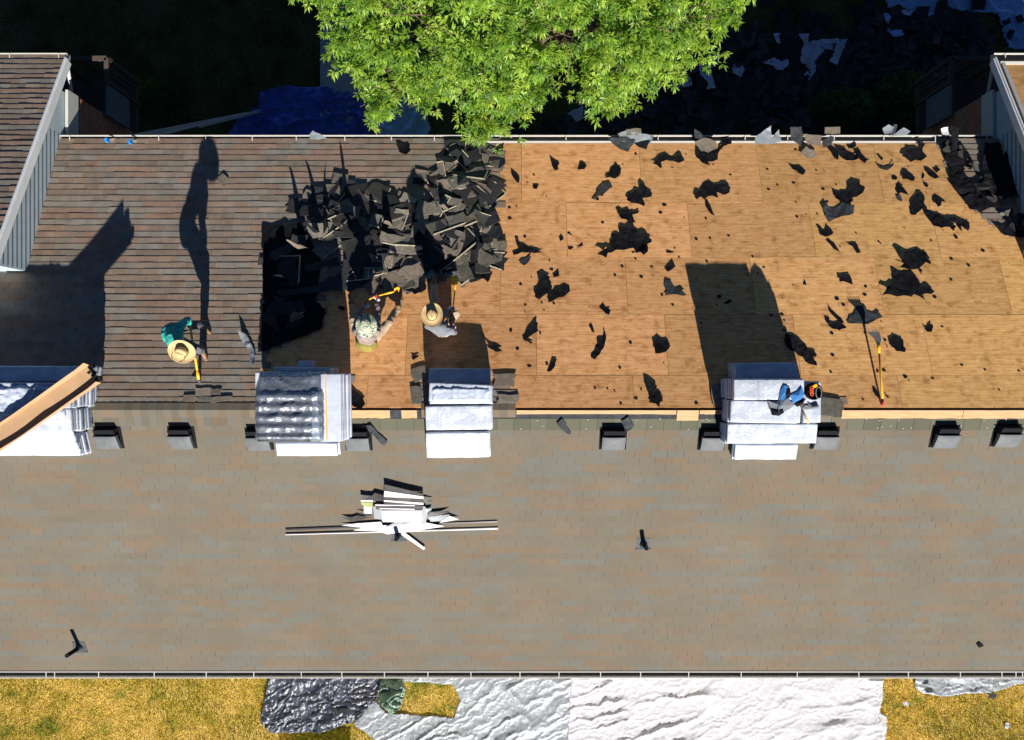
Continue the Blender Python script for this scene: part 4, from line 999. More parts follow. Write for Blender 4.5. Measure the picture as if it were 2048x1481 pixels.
# ---------------- sheet metal and other flat pieces traced on the roof ----------------
def flat(name, poly, h, m, lab, cat, group=None, th=.004, curl=0.0, sub=2, jag=0, thpar=None, seed=0, z=None, hs=None):
    """flat piece with outline in photo pixels, h metres above the roof (or hs per vertex)"""
    P = []
    for i, (x, y) in enumerate(poly):
        hh = hs[i] if hs else h; P.append(on(x, y, hh) if z is None else ray(x, y, z+(hs[i] if hs else 0)))
    bm = bmesh.new(); rr = random.Random(seed+int(poly[0][0]*7+poly[0][1]))
    Q = []; n = len(P)
    for i in range(n):
        a, b = P[i], P[(i+1) % n]; L_ = (b-a).length; k = max(1, int(L_/.07)) if jag else 1
        for j in range(k):
            q = a.lerp(b, j/k)
            if jag: q = q+Vector((rr.uniform(-jag, jag), rr.uniform(-jag, jag), 0))*(1 if j else .5)
            Q.append(q)
    vs = [bm.verts.new(q) for q in Q]; f = bm.faces.new(vs)
    bmesh.ops.triangulate(bm, faces=[f])
    if curl:
        bmesh.ops.subdivide_edges(bm, edges=list(bm.edges), cuts=sub, use_grid_fill=True)
        c = sum(Q, Vector())/len(Q); rad = max((q-c).length for q in Q)
        for v in bm.verts:
            dd = (v.co-c).length/rad
            v.co.z += curl*(float(vnoise(np.array(v.co.x*5), np.array(v.co.y*5), seed+3))-.15)*(.25+dd*dd) + curl*.25*float(vnoise(np.array(v.co.x*16), np.array(v.co.y*16), 2))
    bmesh.ops.recalc_face_normals(bm, faces=list(bm.faces))
    if sum(f.normal.z for f in bm.faces) < 0: bmesh.ops.reverse_faces(bm, faces=list(bm.faces))
    top = list(bm.faces); ret = bmesh.ops.extrude_face_region(bm, geom=top)
    for v in [g for g in ret['geom'] if isinstance(g, bmesh.types.BMVert)]: v.co.z += th
    bmesh.ops.recalc_face_normals(bm, faces=list(bm.faces))
    me = bpy.data.meshes.new(name); bm.to_mesh(me); bm.free()
    V = np.empty(len(me.vertices)*3); me.vertices.foreach_get('co', V); V = V.reshape(-1, 3)
    org = Vector(((V[:, 0].min()+V[:, 0].max())/2, (V[:, 1].min()+V[:, 1].max())/2, V[:, 2].min())); me.transform(Matrix.Translation(-org))
    o = link(name, me, m); o.location = org; return tag(o, lab, cat, group)
G = 'metal flashing offcuts heaped on the near slope'
FL = [
 ([(571, 1058), (995, 1042.5), (995, 1045), (571, 1061)], .03, 'flashshade', 'upper of the two long thin dark metal strips under the flashing heap'),
 ([(571, 1067.5), (996, 1055.5), (996, 1057.2), (571, 1069.2)], .03, 'flashshade', 'lower of the two long thin dark metal strips under the flashing heap'),
 ([(571, 1069.4), (996, 1057.4), (996, 1059), (571, 1070.8)], .032, 'flashw', 'pale flange along the lower long metal strip'),
 ([(683, 1051), (715, 1047), (762, 1044), (768, 1056), (727, 1056)], .07, 'flashw', 'pointed white flashing sheet at the lower left of the heap'),
 ([(706, 1061), (735, 1054), (830, 1046), (800, 1065), (775, 1069), (757, 1063)], .085, 'flashw', 'broad white flashing sheet at the bottom of the heap'),
 ([(772, 1067), (800, 1048), (850, 1045), (889, 1053), (850, 1059), (826, 1064)], .10, 'flashw', 'white flashing sheet pointing right at the bottom of the heap'),
 ([(770, 1055), (792, 1044), (812, 1044), (790, 1051)], .12, 'flashg', 'small green grey triangular offcut on the broad white sheet'),
 ([(683, 1035), (706, 1034), (715, 1031), (745, 1035), (705, 1044)], .08, 'flashshade', 'pointed shade-coloured offcut at the left tip of the heap'),
 ([(714, 1026), (720, 1025), (742, 1029), (742, 1033)], .10, 'flashshade', 'narrow shade-coloured offcut at the left above the pointed one'),
 ([(728, 1012), (744, 1012), (744, 1028), (728, 1027)], .11, 'flashw', 'small square white offcut with nail holes at the left'),
 ([(746, 1013), (768, 1014), (768, 1040), (749, 1038)], .12, 'flashg', 'grey flashing sheet behind the left of the white front panel'),
 ([(840, 1012), (851, 1014), (856, 1030), (850, 1050), (838, 1046)], .12, 'flashg', 'grey flashing sheet behind the right of the white front panel'),
 ([(763, 1021.5), (844, 1021.5), (842, 1046), (766, 1044)], .17, 'flashw', 'white front panel in the middle of the flashing heap'),
 ([(722, 1005), (746, 1005), (745, 1016), (730, 1014), (723, 1009)], .15, 'flasho', 'olive green offcut at the left of the heap'),
 ([(721, 990), (744, 992), (750, 986), (768, 991), (768, 1003), (722, 1000)], .16, 'flashshade', 'shade-coloured offcut at the upper left of the heap'),
 ([(722, 1000.5), (746, 1001), (746, 1004), (722, 1003)], .17, 'flashw', 'thin pale edge strip below the upper left shade-coloured offcut'),
 ([(752, 1008), (846, 1012), (846, 1020), (752, 1019)], .16, 'flashshade', 'dark perforated strip above the white front panel'),
 ([(750, 1009.5), (830, 1010.5), (829, 1012.5), (750, 1011.5)], .19, 'flashw', 'pale edge strip above the perforated strip'),
 ([(760, 1016.5), (830, 1018), (829, 1020), (760, 1018.5)], .19, 'flashw', 'pale edge strip below the perforated strip'),
 ([(768, 993), (847, 997), (848, 1010), (768, 1008)], .21, 'flashshade', 'dark sheet under the slanted top panel'),
 ([(768, 1000.5), (847, 1006), (847, 1010), (768, 1003.5)], .23, 'flashw', 'thin white sheet edge below the slanted top panel'),
 ([(768, 970), (773, 970), (847, 988), (847, 994), (769, 983)], .24, 'flashshade', 'slanted shade-coloured sheet topmost on the heap'),
 ([(769, 982), (847, 993.5), (847, 998), (768, 994)], .26, 'flashw', 'slanted white panel directly below the topmost shade-coloured sheet'),
 ([(847, 997), (865, 1002), (862, 1004), (847, 1001)], .14, 'flashshade', 'small shade-coloured offcut sticking out at the upper right'),
 ([(852, 1018), (864, 1017), (862, 1022), (853, 1026)], .12, 'flashg', 'small grey offcut right of the grey sheet'),
 ([(857, 1026), (900, 1022), (884, 1030), (857, 1033)], .12, 'flashshade', 'dark pointed offcut at the right of the heap'),
 ([(855, 1034), (900, 1029), (882, 1042), (862, 1044)], .10, 'flashg', 'grey pointed sheet at the right below the dark offcut'),
 ([(884, 1042), (898, 1032), (918, 1039), (879, 1046)], .11, 'flashw', 'white pointed sheet at the far right of the heap'),
 ([(801, 1062), (808, 1064), (851, 1097), (847, 1100), (803, 1070)], .11, 'flashw', 'narrow white offcut sticking out downwards beside the vent pipe'),
]
for i, (pp, h, m, lab) in enumerate(FL):
    h = .014+h*.42
    flat('metal_flashing', pp, h, M[m], lab, 'flashing', G, th=.005, curl=.012 if i > 2 else 0, seed=i)
mb = MB()
for k in range(17): mb.box(on(762+k*4, 1014.3+k*.09, .096), (.016, .010, .005))
tag(mb.build('perforated_strip', M['flashg']), 'row of punched lugs along the dark perforated strip', 'flashing', G)

# ---------------- tools ----------------
def rod(mb, pts, r, n=10): mb.tube(pts, r, n)
def scraper(name, pts, head, lab, hm='yellow', tip='red', blade_m='steel', tiplen=.12, r=.016):
    """long handled shingle remover: handle along pts, tip grip at pts[0]; head = list of blade outline points (world)"""
    pts = [Vector(p) for p in pts]
    e = empty(name, (pts[-1].x, pts[-1].y, min(p.z for p in pts)), lab, 'shovel')
    mb = MB(); rod(mb, pts, r); mb.build('handle', M[hm], e, smooth=True)
    d = (pts[1]-pts[0]).normalized(); mb = MB(); rod(mb, [pts[0]-d*.01, pts[0]+d*tiplen], r*1.15); mb.build('grip', M[tip], e, smooth=True)
    d2 = (pts[-1]-pts[-2]).normalized(); mb = MB(); rod(mb, [pts[-1]-d2*.16, pts[-1]-d2*.04, pts[-1]+d2*.02], [r*1.2, r*1.7, r*1.3]); mb.build('socket', M[hm if blade_m == 'steel' else blade_m], e, smooth=True)
    mb = MB(); n = len(head); head = [Vector(h) for h in head]; mb.add(head+[h-Vector((0, 0, .008)) for h in head], [tuple(range(n)), tuple(range(2*n-1, n-1, -1))]+[(k, (k+1) % n, (k+1) % n+n, k+n) for k in range(n)])
    mb.build('blade', M[blade_m], e); return e
# shovel lying alone on the bare plywood at the right
hd = on(1757, 690, .20); up = on(1762, 760, .10); bt = on(1766, 812, .03)
bl = [on(1733, 664, .24), on(1759, 664, .24), on(1763, 680, .22), on(1759, 692, .205), on(1754, 690, .205), on(1748, 677, .22)]
sp = scraper('roofing_shovel', [bt, up, hd], bl, 'yellow handled roofing shovel lying alone on the bare plywood at the right', r=.018)
mb = MB()
for k in range(7):
    p = on(1734+k*3.8, 663, .235); mb.bar(p, p+Vector((0, .03, 0)), .012, .006)
mb.build('blade_tooth', M['steel'], sp)

# ---------------- people ----------------
def capsule(mb, a, b, ra, rb, n=12):
    a = Vector(a); b = Vector(b); d = b-a; L_ = d.length
    if L_ < 1e-5: d = Vector((0, 0, 1)); L_ = 1e-5
    d = d/L_; pts = []; rs = []
    for k in range(5): t = math.pi/2*(1-k/4.0)+.02; pts.append(a-d*ra*math.sin(t)); rs.append(max(.001, ra*math.cos(t)))
    for k in range(5): t = math.pi/2*(k/4.0)-.0; pts.append(b+d*rb*math.sin(t)); rs.append(max(.001, rb*math.cos(t)))
    mb.tube(pts, rs, n)
def ellip(mb, c, r, rot=None, nu=14, nv=10):
    c = Vector(c); V = []; Fc = []
    for j in range(nv+1):
        th = math.pi*j/nv
        for i in range(nu):
            p = Vector((r[0]*math.sin(th)*math.cos(2*math.pi*i/nu), r[1]*math.sin(th)*math.sin(2*math.pi*i/nu), r[2]*math.cos(th)))
            if j in (0, nv): p += Vector((math.cos(2*math.pi*i/nu), math.sin(2*math.pi*i/nu), 0))*.0005
            V.append(c+(rot @ p if rot is not None else p))
    for j in range(nv):
        for i in range(nu): Fc.append((j*nu+i, (j+1)*nu+i, (j+1)*nu+(i+1) % nu, j*nu+(i+1) % nu))
    Fc.append(tuple(range(nu))); Fc.append(tuple(nv*nu+i for i in range(nu-1, -1, -1)))
    mb.add(V, Fc)
def fuse(name, mb, m, parent, voxel=.010, smooth=6, folds=0, seed=0):
    me = bpy.data.meshes.new('t'); me.from_pydata([tuple(v) for v in mb.v], [], mb.f); o = bpy.data.objects.new('t', me); COL.objects.link(o)
    r = o.modifiers.new('r', 'REMESH'); r.mode = 'VOXEL'; r.voxel_size = voxel
    s = o.modifiers.new('s', 'SMOOTH'); s.iterations = smooth; s.factor = .5
    dg = bpy.context.evaluated_depsgraph_get(); me2 = bpy.data.meshes.new_from_object(o.evaluated_get(dg)); bpy.data.objects.remove(o)
    me2.name = name
    if folds:
        n = len(me2.vertices); V = np.empty(n*3); me2.vertices.foreach_get('co', V); V = V.reshape(-1, 3)
        Nn = np.empty(n*3); me2.vertices.foreach_get('normal', Nn); Nn = Nn.reshape(-1, 3)
        f = (1-np.abs(2*vnoise(V[:, 0]*9+V[:, 2]*7, V[:, 1]*12-V[:, 2]*8, seed)-1))**2-.35
        V = V+Nn*(f*folds)[:, None]; me2.vertices.foreach_set('co', V.ravel())
    me2.polygons.foreach_set('use_smooth', [True]*len(me2.polygons))
    return link(name, me2, m, parent)
def grip_prims(mb, P, ax, wrist, fr=.0088, side=1):
    """hand closed round a handle at P with axis ax: palm, four curled fingers, opposed thumb"""
    P = Vector(P); ax = Vector(ax).normalized(); wv = Vector(wrist)-P; e1 = (wv-ax*wv.dot(ax)).normalized(); e2 = ax.cross(e1)*side
    Rg = .030; pc = P+e1*(Rg+.006)
    capsule(mb, Vector(wrist), P+e1*.075, .024, .026)
    for s in (-.026, -.009, .009, .026): capsule(mb, P+e1*.085+ax*s*.7, pc+ax*s, .016, .013)
    for k, s in enumerate((-.031, -.011, .010, .029)):
        ln = (1.0, 1.12, 1.05, .82)[k]; prev = pc+ax*s
        for q in range(1, 6):
            t = (q/5)*math.radians(250)*ln*.82; nxt = P+ax*s+(e1*math.cos(t)+e2*math.sin(t))*Rg*(1 if q < 5 else .92)
            capsule(mb, prev, nxt, fr*(1.08-.05*q), fr*(1.03-.05*q), 8); prev = nxt
    prev = P+e1*.055-ax*.030
    for q in range(1, 4):
        t = -(q/3)*math.radians(115)-.25; nxt = P-ax*(.042-.006*q)+(e1*math.cos(t)+e2*math.sin(t))*Rg*1.05
        capsule(mb, prev, nxt, .0115-.0006*q, .0108-.0006*q, 8); prev = nxt
def person(lab, J, shirt, trousers, hatkind, glove=True, vest=None, boots='boot'):
    p = empty('person', (J['pelvis'].x, J['pelvis'].y, min(J['footL'].z, J['footR'].z)), lab, 'person')
    f = J['face'].normalized(); hc = J['head']; upv = (J['head']-J['neck']).normalized(); f = (f-upv*f.dot(upv)).normalized(); s = f.cross(upv)
    rot = Matrix((s, f, upv)).transposed()
    def bodyprims(mb, k=1.0):
        pe, ch, ne = J['pelvis'], J['chest'], J['neck']
        tor = (ch-pe).normalized(); sd = (J['shR']-J['shL']).normalized(); fr = sd.cross(tor).normalized(); sd = tor.cross(fr)
        rt = Matrix((sd, fr, tor)).transposed()
        ellip(mb, pe, (.165*k, .125*k, .13*k), rt); ellip(mb, pe.lerp(ch, .5), (.145*k, .112*k, .17*k), rt); ellip(mb, ch, (.175*k, .125*k, .17*k), rt)
        capsule(mb, J['shL'].lerp(ch, .1), J['shR'].lerp(ch, .1), .075*k, .075*k); capsule(mb, ch, ne, .10*k, .058*k)
        return rt
    mb = MB(); bodyprims(mb, .93)
    capsule(mb, J['neck'], hc-upv*.03, .055, .052)
    ellip(mb, hc+upv*.02, (.076, .095, .098), rot); ellip(mb, hc-upv*.045+f*.022, (.056, .066, .070), rot)       # cranium, jaw
    capsule(mb, hc+f*.088+upv*.012, hc+f*.108-upv*.018, .009, .014); ellip(mb, hc+f*.088+upv*.030, (.045, .014, .010), rot)   # nose, brow
    ellip(mb, hc+f*.086-upv*.050, (.026, .010, .007), rot); ellip(mb, hc+f*.078-upv*.085, (.022, .016, .014), rot)            # lips, chin
    for q in (-1, 1): ellip(mb, hc+s*q*.077-upv*.005, (.010, .018, .030), rot)                                               # ears
    for a, b, ra, rb in (('shL', 'elL', .052, .041), ('elL', 'haL', .040, .027), ('shR', 'elR', .052, .041), ('elR', 'haR', .040, .027),
                         ('hipL', 'knL', .085, .056), ('knL', 'anL', .056, .038), ('hipR', 'knR', .085, .056), ('knR', 'anR', .056, .038)):
        B = J[b]
        if b[:2] == 'ha': B = J['wr'+b[2]]
        capsule(mb, J[a], B, ra*.93, rb)
    for q in 'LR':
        capsule(mb, J['an'+q], J['foot'+q]+Vector((0, 0, .035)), .036, .030)
        grip_prims(mb, J['ha'+q], J['ax'], J['wr'+q], .0080)
    fuse('body', mb, M['skin'], p, .009, 3)
    # eyes
    for q in (-1, 1):
        e = MB(); ellip(e, hc+s*q*.032+f*.084+upv*.012, (.011, .009, .008), rot, 8, 6); e.build('eye', M['glovew'], p, smooth=True)
    # shirt
    mb = MB(); rt = bodyprims(mb, 1.07)
    for a, b, ra, rb in (('shL', 'elL', .072, .060), ('shR', 'elR', .072, .060)): capsule(mb, J[a], J[b], ra, rb)
    for q in 'LR': capsule(mb, J['el'+q], J['el'+q].lerp(J['wr'+q], .88), .058, .042)
    fuse('shirt', mb, M[shirt], p, .012, 3, folds=.016, seed=3)
    if vest:
        mb = MB(); ellip(mb, J['pelvis']-(J['chest']-J['pelvis'])*.10+Vector((0, -.03, .05)), (.205, .155, .17), rt); fuse('shirt_hem', mb, M[vest], p, .012, 3, folds=.014, seed=5)
    # trousers
    mb = MB(); ellip(mb, J['pelvis']-(J['chest']-J['pelvis']).normalized()*.03, (.172, .135, .12), rt)
    for q in 'LR': capsule(mb, J['hip'+q], J['kn'+q], .100, .074); capsule(mb, J['kn'+q], J['kn'+q].lerp(J['an'+q], .93), .074, .062)
    fuse('trousers', mb, M[trousers], p, .012, 3, folds=.018, seed=7)
    for q in 'LR':
        an, ft = J['an'+q], J['foot'+q]; dv = ft-an; dv.z = 0; dv.normalize()
        mb = MB(); capsule(mb, an+Vector((0, 0, .07)), an+Vector((0, 0, .0)), .058, .055); capsule(mb, an-dv*.05+Vector((0, 0, -.03)), an+dv*.06+Vector((0, 0, -.03)), .044, .046); capsule(mb, an+dv*.06+Vector((0, 0, -.035)), an+dv*.16+Vector((0, 0, -.04-.16*J.get('toe', .0))), .046, .036)
        fuse('boot', mb, M[boots], p, .010, 2)
        if glove:
            mb = MB(); grip_prims(mb, J['ha'+q], J['ax'], J['wr'+q], .0105); gl = fuse('glove', mb, M['glovew'], p, .006, 1)
            mb = MB(); ellip(mb, J['ha'+q]+Vector((0, 0, .033)), (.034, .030, .012)); fuse('red_palm', mb, M['red'], gl, .006, 1)
    # hair
    mb = MB(); ellip(mb, hc+upv*.03-f*.012, (.080, .095, .094), rot); fuse('hair', mb, M['hair'], p, .010, 2)
    # hat
    upv = (upv*.3+Vector((0, -.15, .75))).normalized(); f = (f-upv*f.dot(upv)).normalized(); s = f.cross(upv); rot = Matrix((s, f, upv)).transposed()
    top = hc+upv*.075; n = 40
    V = []; Fc = []
    if hatkind == 'straw': R_ = [(.0, .115), (.03, .118), (.055, .112), (.078, .098), (.088, .060), (.092, .012), (.098, .004), (.13, -.006), (.165, -.006), (.198, .004), (.205, .010), (.203, .002), (.165, -.012), (.10, -.004)]
    else: R_ = [(q_[0]*1.1, q_[1]) for q_ in [(.0, .092), (.04, .092), (.07, .088), (.084, .075), (.088, .04), (.094, .004), (.11, -.006), (.14, -.024), (.172, -.044), (.186, -.052), (.184, -.058), (.14, -.032), (.10, -.008)]]
    for q, (r, z) in enumerate(R_):
        for i in range(n):
            a = 2*math.pi*i/n; x, y = math.sin(a)*r*.94, math.cos(a)*r*1.06; zz = z
            if hatkind == 'straw':
                if q <= 2: zz -= .018*math.exp(-(x/.018)**2)*(1 if y > -.06 else .3)
                if r > .12: zz += .02*abs(math.sin(a))**2*((r-.1)/.1)-.016*max(0, math.cos(a))
            else:
                if r > .1: zz += .012*math.sin(a*5+1)*((r-.09)/.1)
            V.append(top+rot @ Vector((x, y, zz)))
    for q in range(len(R_)-1):
        for i in range(n): Fc.append((q*n+i, (q+1)*n+i, (q+1)*n+(i+1) % n, q*n+(i+1) % n))
    hat = mk('hat', V, Fc, M['straw' if hatkind == 'straw' else 'camo'], p, smooth=True)
    if hatkind == 'straw':
        mb = MB(); mb.tube([top+rot @ Vector((math.sin(2*math.pi*i/n)*.0945, math.cos(2*math.pi*i/n)*.104, .016)) for i in range(n+1)], .005, 6, cap=False); mb.build('hat_band', M['vblack'], hat, smooth=True)
        if 'cord' in J:
            mb = MB(); mb.tube([top+rot @ Vector((math.sin(t)*.2*k, math.cos(t)*.19*k, .02)) for t, k in [(.5, .55), (1.0, .8), (1.5, 1.0), (1.9, 1.02), (2.3, .9), (2.7, .7)]], .0035, 6); mb.build('chin_cord', M['vblack'], hat)
    return p
def W(px, py, h):
    return on(px, py, h)
# worker 1: standing, bent over, facing right
J = dict(pelvis=W(340, 667, .84), chest=W(349, 676, 1.20), neck=W(360, 694, 1.34), head=W(366, 701, 1.42), face=Vector((.8, -.25, -.75)),
         shL=W(360, 652, 1.22), shR=W(349, 700, 1.20), elL=W(376, 640, .98), elR=W(374, 716, .92), wrL=W(379, 648, .82), wrR=W(388, 714, .62),
         hipL=W(343, 657, .80), hipR=W(343, 676, .82), knL=W(395, 650, .50), knR=W(394, 698, .50), anL=W(405, 653, .10), anR=W(404, 703, .10), footL=W(416, 661, .0), footR=W(412, 716, .0))
hA = W(380, 652, .80); hE = W(397, 757, .08); J['haL'] = hA.lerp(hE, .03); J['haR'] = hA.lerp(hE, .52); J['ax'] = hE-hA; J['cord'] = 1
person('', J, 'teal', 'darkcloth', 'straw', glove=False)['label'] = 'person in teal shirt and straw hat bent over a yellow bar on old shingles'
scraper('pry_bar', [hA+(hA-hE).normalized()*.03, hA.lerp(hE, .5), hE], [W(382, 759, .04), W(396, 756, .10), W(401, 764, .06), W(400, 771, .02), W(396, 764, .05)], 'orange yellow pry bar held by the person in the teal shirt', r=.019, tiplen=.05)
# worker 2: sitting facing down the slope, camo hat
J = dict(pelvis=W(734, 684, .22), chest=W(733, 672, .58), neck=W(733, 662, .76), head=W(733, 652, .86), face=Vector((0, .9, -.5)),
         shL=W(712, 664, .62), shR=W(753, 664, .62), elL=W(716, 634, .50), elR=W(756, 636, .50), wrL=W(727, 614, .50), wrR=W(754, 606, .50),
         hipL=W(722, 680, .18), hipR=W(746, 680, .18), knL=W(707, 642, .34), knR=W(777, 647, .30), anL=W(704, 606, .10), anR=W(797, 615, .10), footL=W(702, 596, .03), footR=W(804, 604, .03))
J['haL'] = W(731, 607, .50); J['haR'] = W(752, 594, .50); J['ax'] = J['haR']-J['haL']
person('', J, 'pinkcloth', 'khaki', 'camo', glove=True, vest='olive')['label'] = 'person in a camouflage bucket hat sitting on plywood with a bent yellow tool'
h0 = W(729, 611, .50); ts = [h0, W(735, 602, .50), W(742, 597, .50), W(760, 591, .48), W(786, 584, .45)]
scraper('shingle_remover', ts, [W(785, 586, .45), W(788, 578, .46), W(795, 574, .44), W(800, 577, .40), W(797, 585, .38), W(795, 579, .40)], 'bent yellow shingle remover held by the person in the camouflage hat', r=.014, blade_m='yellow')
# worker 3: squatting, straw hat, grey shirt
J = dict(pelvis=W(884, 660, .26), chest=W(878, 655, .64), neck=W(870, 644, .84), head=W(866, 632, .95), face=Vector((-.1, .95, -.45)),
         shL=W(856, 652, .70), shR=W(901, 662, .68), elL=W(880, 640, .55), elR=W(908, 664, .50), wrL=W(895, 621, .48), wrR=W(905, 657, .40),
         hipL=W(876, 654, .22), hipR=W(893, 655, .22), knL=W(869, 610, .42), knR=W(912, 628, .42), anL=W(869, 566, .10), anR=W(899, 636, .10), footL=W(869, 553, .03), footR=W(900, 624, .03))
tA = W(902, 657, .42); tB = W(911, 567, .30); J['haL'] = tA.lerp(tB, .42); J['haR'] = tA.lerp(tB, .05); J['ax'] = tB-tA
person('', J, 'greycloth', 'khaki', 'straw', glove=True)['label'] = 'person in a grey shirt and straw hat squatting with a yellow scraper'
scraper('roof_scraper', [tA+(tA-tB).normalized()*.02, tA.lerp(tB, .5), tB], [W(904, 570, .30), W(900, 560, .26), W(899, 552, .14), W(916, 552, .14), W(917, 562, .26), W(914, 571, .30)], 'yellow scraper in the hands of the person in the grey shirt', r=.014, blade_m='yellow')

# ---------------- things on the right stack ----------------
z0 = 7.83
def belt(poly, hs, m, name, parent): 
    P = [ray(x, y, z0+h*.5) for (x, y), h in zip(poly, hs)]; c = sum(P, Vector())/len(P)
    mb = MB(); n = len(P); top = [p for p in P]; bot = [p-Vector((0, 0, .05)) for p in P]
    mb.add(top+bot+[c+Vector((0, 0, .03))], [(k, (k+1) % n, 2*n) for k in range(n)]+[(k+n, (k+1) % n+n, (k+1) % n, k) for k in range(n)]+[tuple(range(n, 2*n))])
    return mb.build(name, m, parent)
tb = empty('tool_belt', ray(1575, 800, 7.78), 'grey and blue tool belt with pouches draped on the right stack', 'tool belt')
belt([(1536, 802), (1550, 806), (1566, 800), (1575, 797), (1590, 810), (1580, 818), (1564, 826), (1545, 829), (1541, 816)], [.05, .05, .06, .07, .05, .04, .05, .05, .04], M['greycloth'], 'pouch', tb)
belt([(1543, 820), (1566, 818), (1568, 826), (1558, 832), (1546, 831)], [.09]*5, M['vblack'], 'pouch_flap', tb)
belt([(1557, 802), (1562, 780), (1568, 771), (1576, 773), (1574, 790), (1568, 800)], [.05, .07, .09, .09, .08, .05], M['bagblue'], 'padded_strap', tb)
belt([(1570, 790), (1572, 777), (1580, 776), (1582, 790), (1578, 797)], [.10]*5, M['vblack'], 'buckle_pad', tb)
belt([(1580, 790), (1594, 784), (1604, 774), (1609, 790), (1600, 802), (1586, 806)], [.06, .07, .08, .06, .05, .05], M['bagblue'], 'padded_strap', tb)
belt([(1588, 808), (1600, 802), (1612, 797), (1606, 808), (1596, 814)], [.06]*5, M['vblack'], 'small_pouch', tb)
mb = MB(); mb.tube([ray(x, y, z0+.075) for x, y in ((1557, 824), (1560, 815), (1568, 802), (1576, 797), (1583, 806))], .006, 6); mb.build('piping', M['bagblue'], tb)
# black bucket like bag with orange cord and a yellow tape
cb_ = ray(1623, 783, 7.75); bag = empty('tool_bag', cb_, 'black round tool bag with an orange cord and a yellow tape on the right stack', 'bag')
mb = MB(); mb.tube([cb_, cb_+Vector((0, 0, .03)), cb_+Vector((.0, 0, .09)), cb_+Vector((0, 0, .13))], [.12, .145, .15, .135], 22, cap=False); mb.tube([cb_, cb_+Vector((0, 0, .07))], [.12, .135], 22); mb.build('body', M['vblack'], bag, smooth=True)
mb = MB()
for k in range(4): mb.tube([cb_+Vector((-.06+.028*math.cos(t)+.0, .03-.035*k+.03*math.sin(t)+.03, .14+.004*k)) for t in [i*math.pi/5 for i in range(11)]], .006, 6, cap=False)
mb.build('cord', mat('orange_cord', (.8, .12, .03), .5), bag)
mb = MB(); mb.box(cb_+Vector((-.0, .095, .135)), (.07, .05, .03), Matrix.Rotation(.5, 3, 'Z')); mb.build('tape', M['yellow'], bag)
mb = MB(); mb.tube([cb_+Vector((.06+.05*math.cos(t), -.02+.10*math.sin(t), .145)) for t in [i*math.pi/6 for i in range(13)]], .009, 6, cap=False); mb.build('bag_strap', M['greycloth'], bag)
# hammer, gloves
hm = empty('hammer', ray(1608, 830, 7.78), 'wooden handled hammer lying on the front of the right stack', 'hammer')
mb = MB(); mb.tube([ray(1605, 820, 7.80), ray(1613, 838, 7.80), ray(1617, 847, 7.80)], [.011, .016, .018], 10); mb.build('handle', M['wood'], hm, smooth=True)
mb = MB(); mb.tube([ray(1601, 808, 7.80), ray(1605, 820, 7.80)], .010, 8); q = ray(1601, 810, 7.80); mb.box(q, (.12, .03, .03), Matrix.Rotation(.2, 3, 'Z')); mb.build('head', M['steel'], hm)
gv = MB(); gp = ray(1622, 815, 7.765); ellip(gv, gp, (.055, .045, .018))
for k in range(4): capsule(gv, gp+Vector((-.04, -.028+.019*k, 0)), gp+Vector((-.11-.012*(k in (1, 2)), -.036+.024*k, .0)), .011, .009)
capsule(gv, gp+Vector((0, .035, 0)), gp+Vector((-.05, .07, 0)), .012, .010); capsule(gv, gp+Vector((.03, 0, 0)), gp+Vector((.10, .01, 0)), .034, .040)
me_e = empty('work_glove', gp, 'grey striped work glove lying beside the hammer on the right stack', 'glove'); fuse('glove_body', gv, M['greycloth'], me_e, .008, 2)

# ---------------- ladder leaning on the far gutter ----------------
T1, T2 = ray(216, 281, 5.52), ray(262, 284, 5.52); B1, B2 = ray(494, 226, .06), ray(522, 221, .06)
ld = empty('extension_ladder', ((B1+B2)/2).xyz, 'long aluminium extension ladder leaning on the far gutter near the left wing', 'ladder')
axl = ((B1+B2)/2-(T1+T2)/2).normalized(); sdl = (T2-T1).normalized(); nl = axl.cross(sdl).normalized()
if nl.z < 0: nl = -nl
for a, b, off in ((T1, B1, 0), (T2, B2, 0)):
    mb = MB(); mb.bar(a, b, .03, .035, nl); mb.build('rail', M['alu'], ld)
for a, b, s_ in ((T1, B1, 1), (T2, B2, -1)):
    mb = MB(); q0 = a.lerp(b, .45)-nl*.05+sdl*.03*s_; mb.bar(q0, b-nl*.05+sdl*.03*s_, .02, .035, nl); mb.build('lower_rail', M['alu'], ld)
    mb = MB(); mb.box(a-axl*.03, (.05, .07, .10), None); mb.build('rail_cap', M['bluecap'], ld)
L_ = (T1-B1).length
for k in range(1, int(L_/.29)):
    mb = MB(); mb.bar(T1.lerp(B1, k*.29/L_), T2.lerp(B2, k*.29/L_), .035, .03, nl); mb.build('rung', M['alu'], ld)
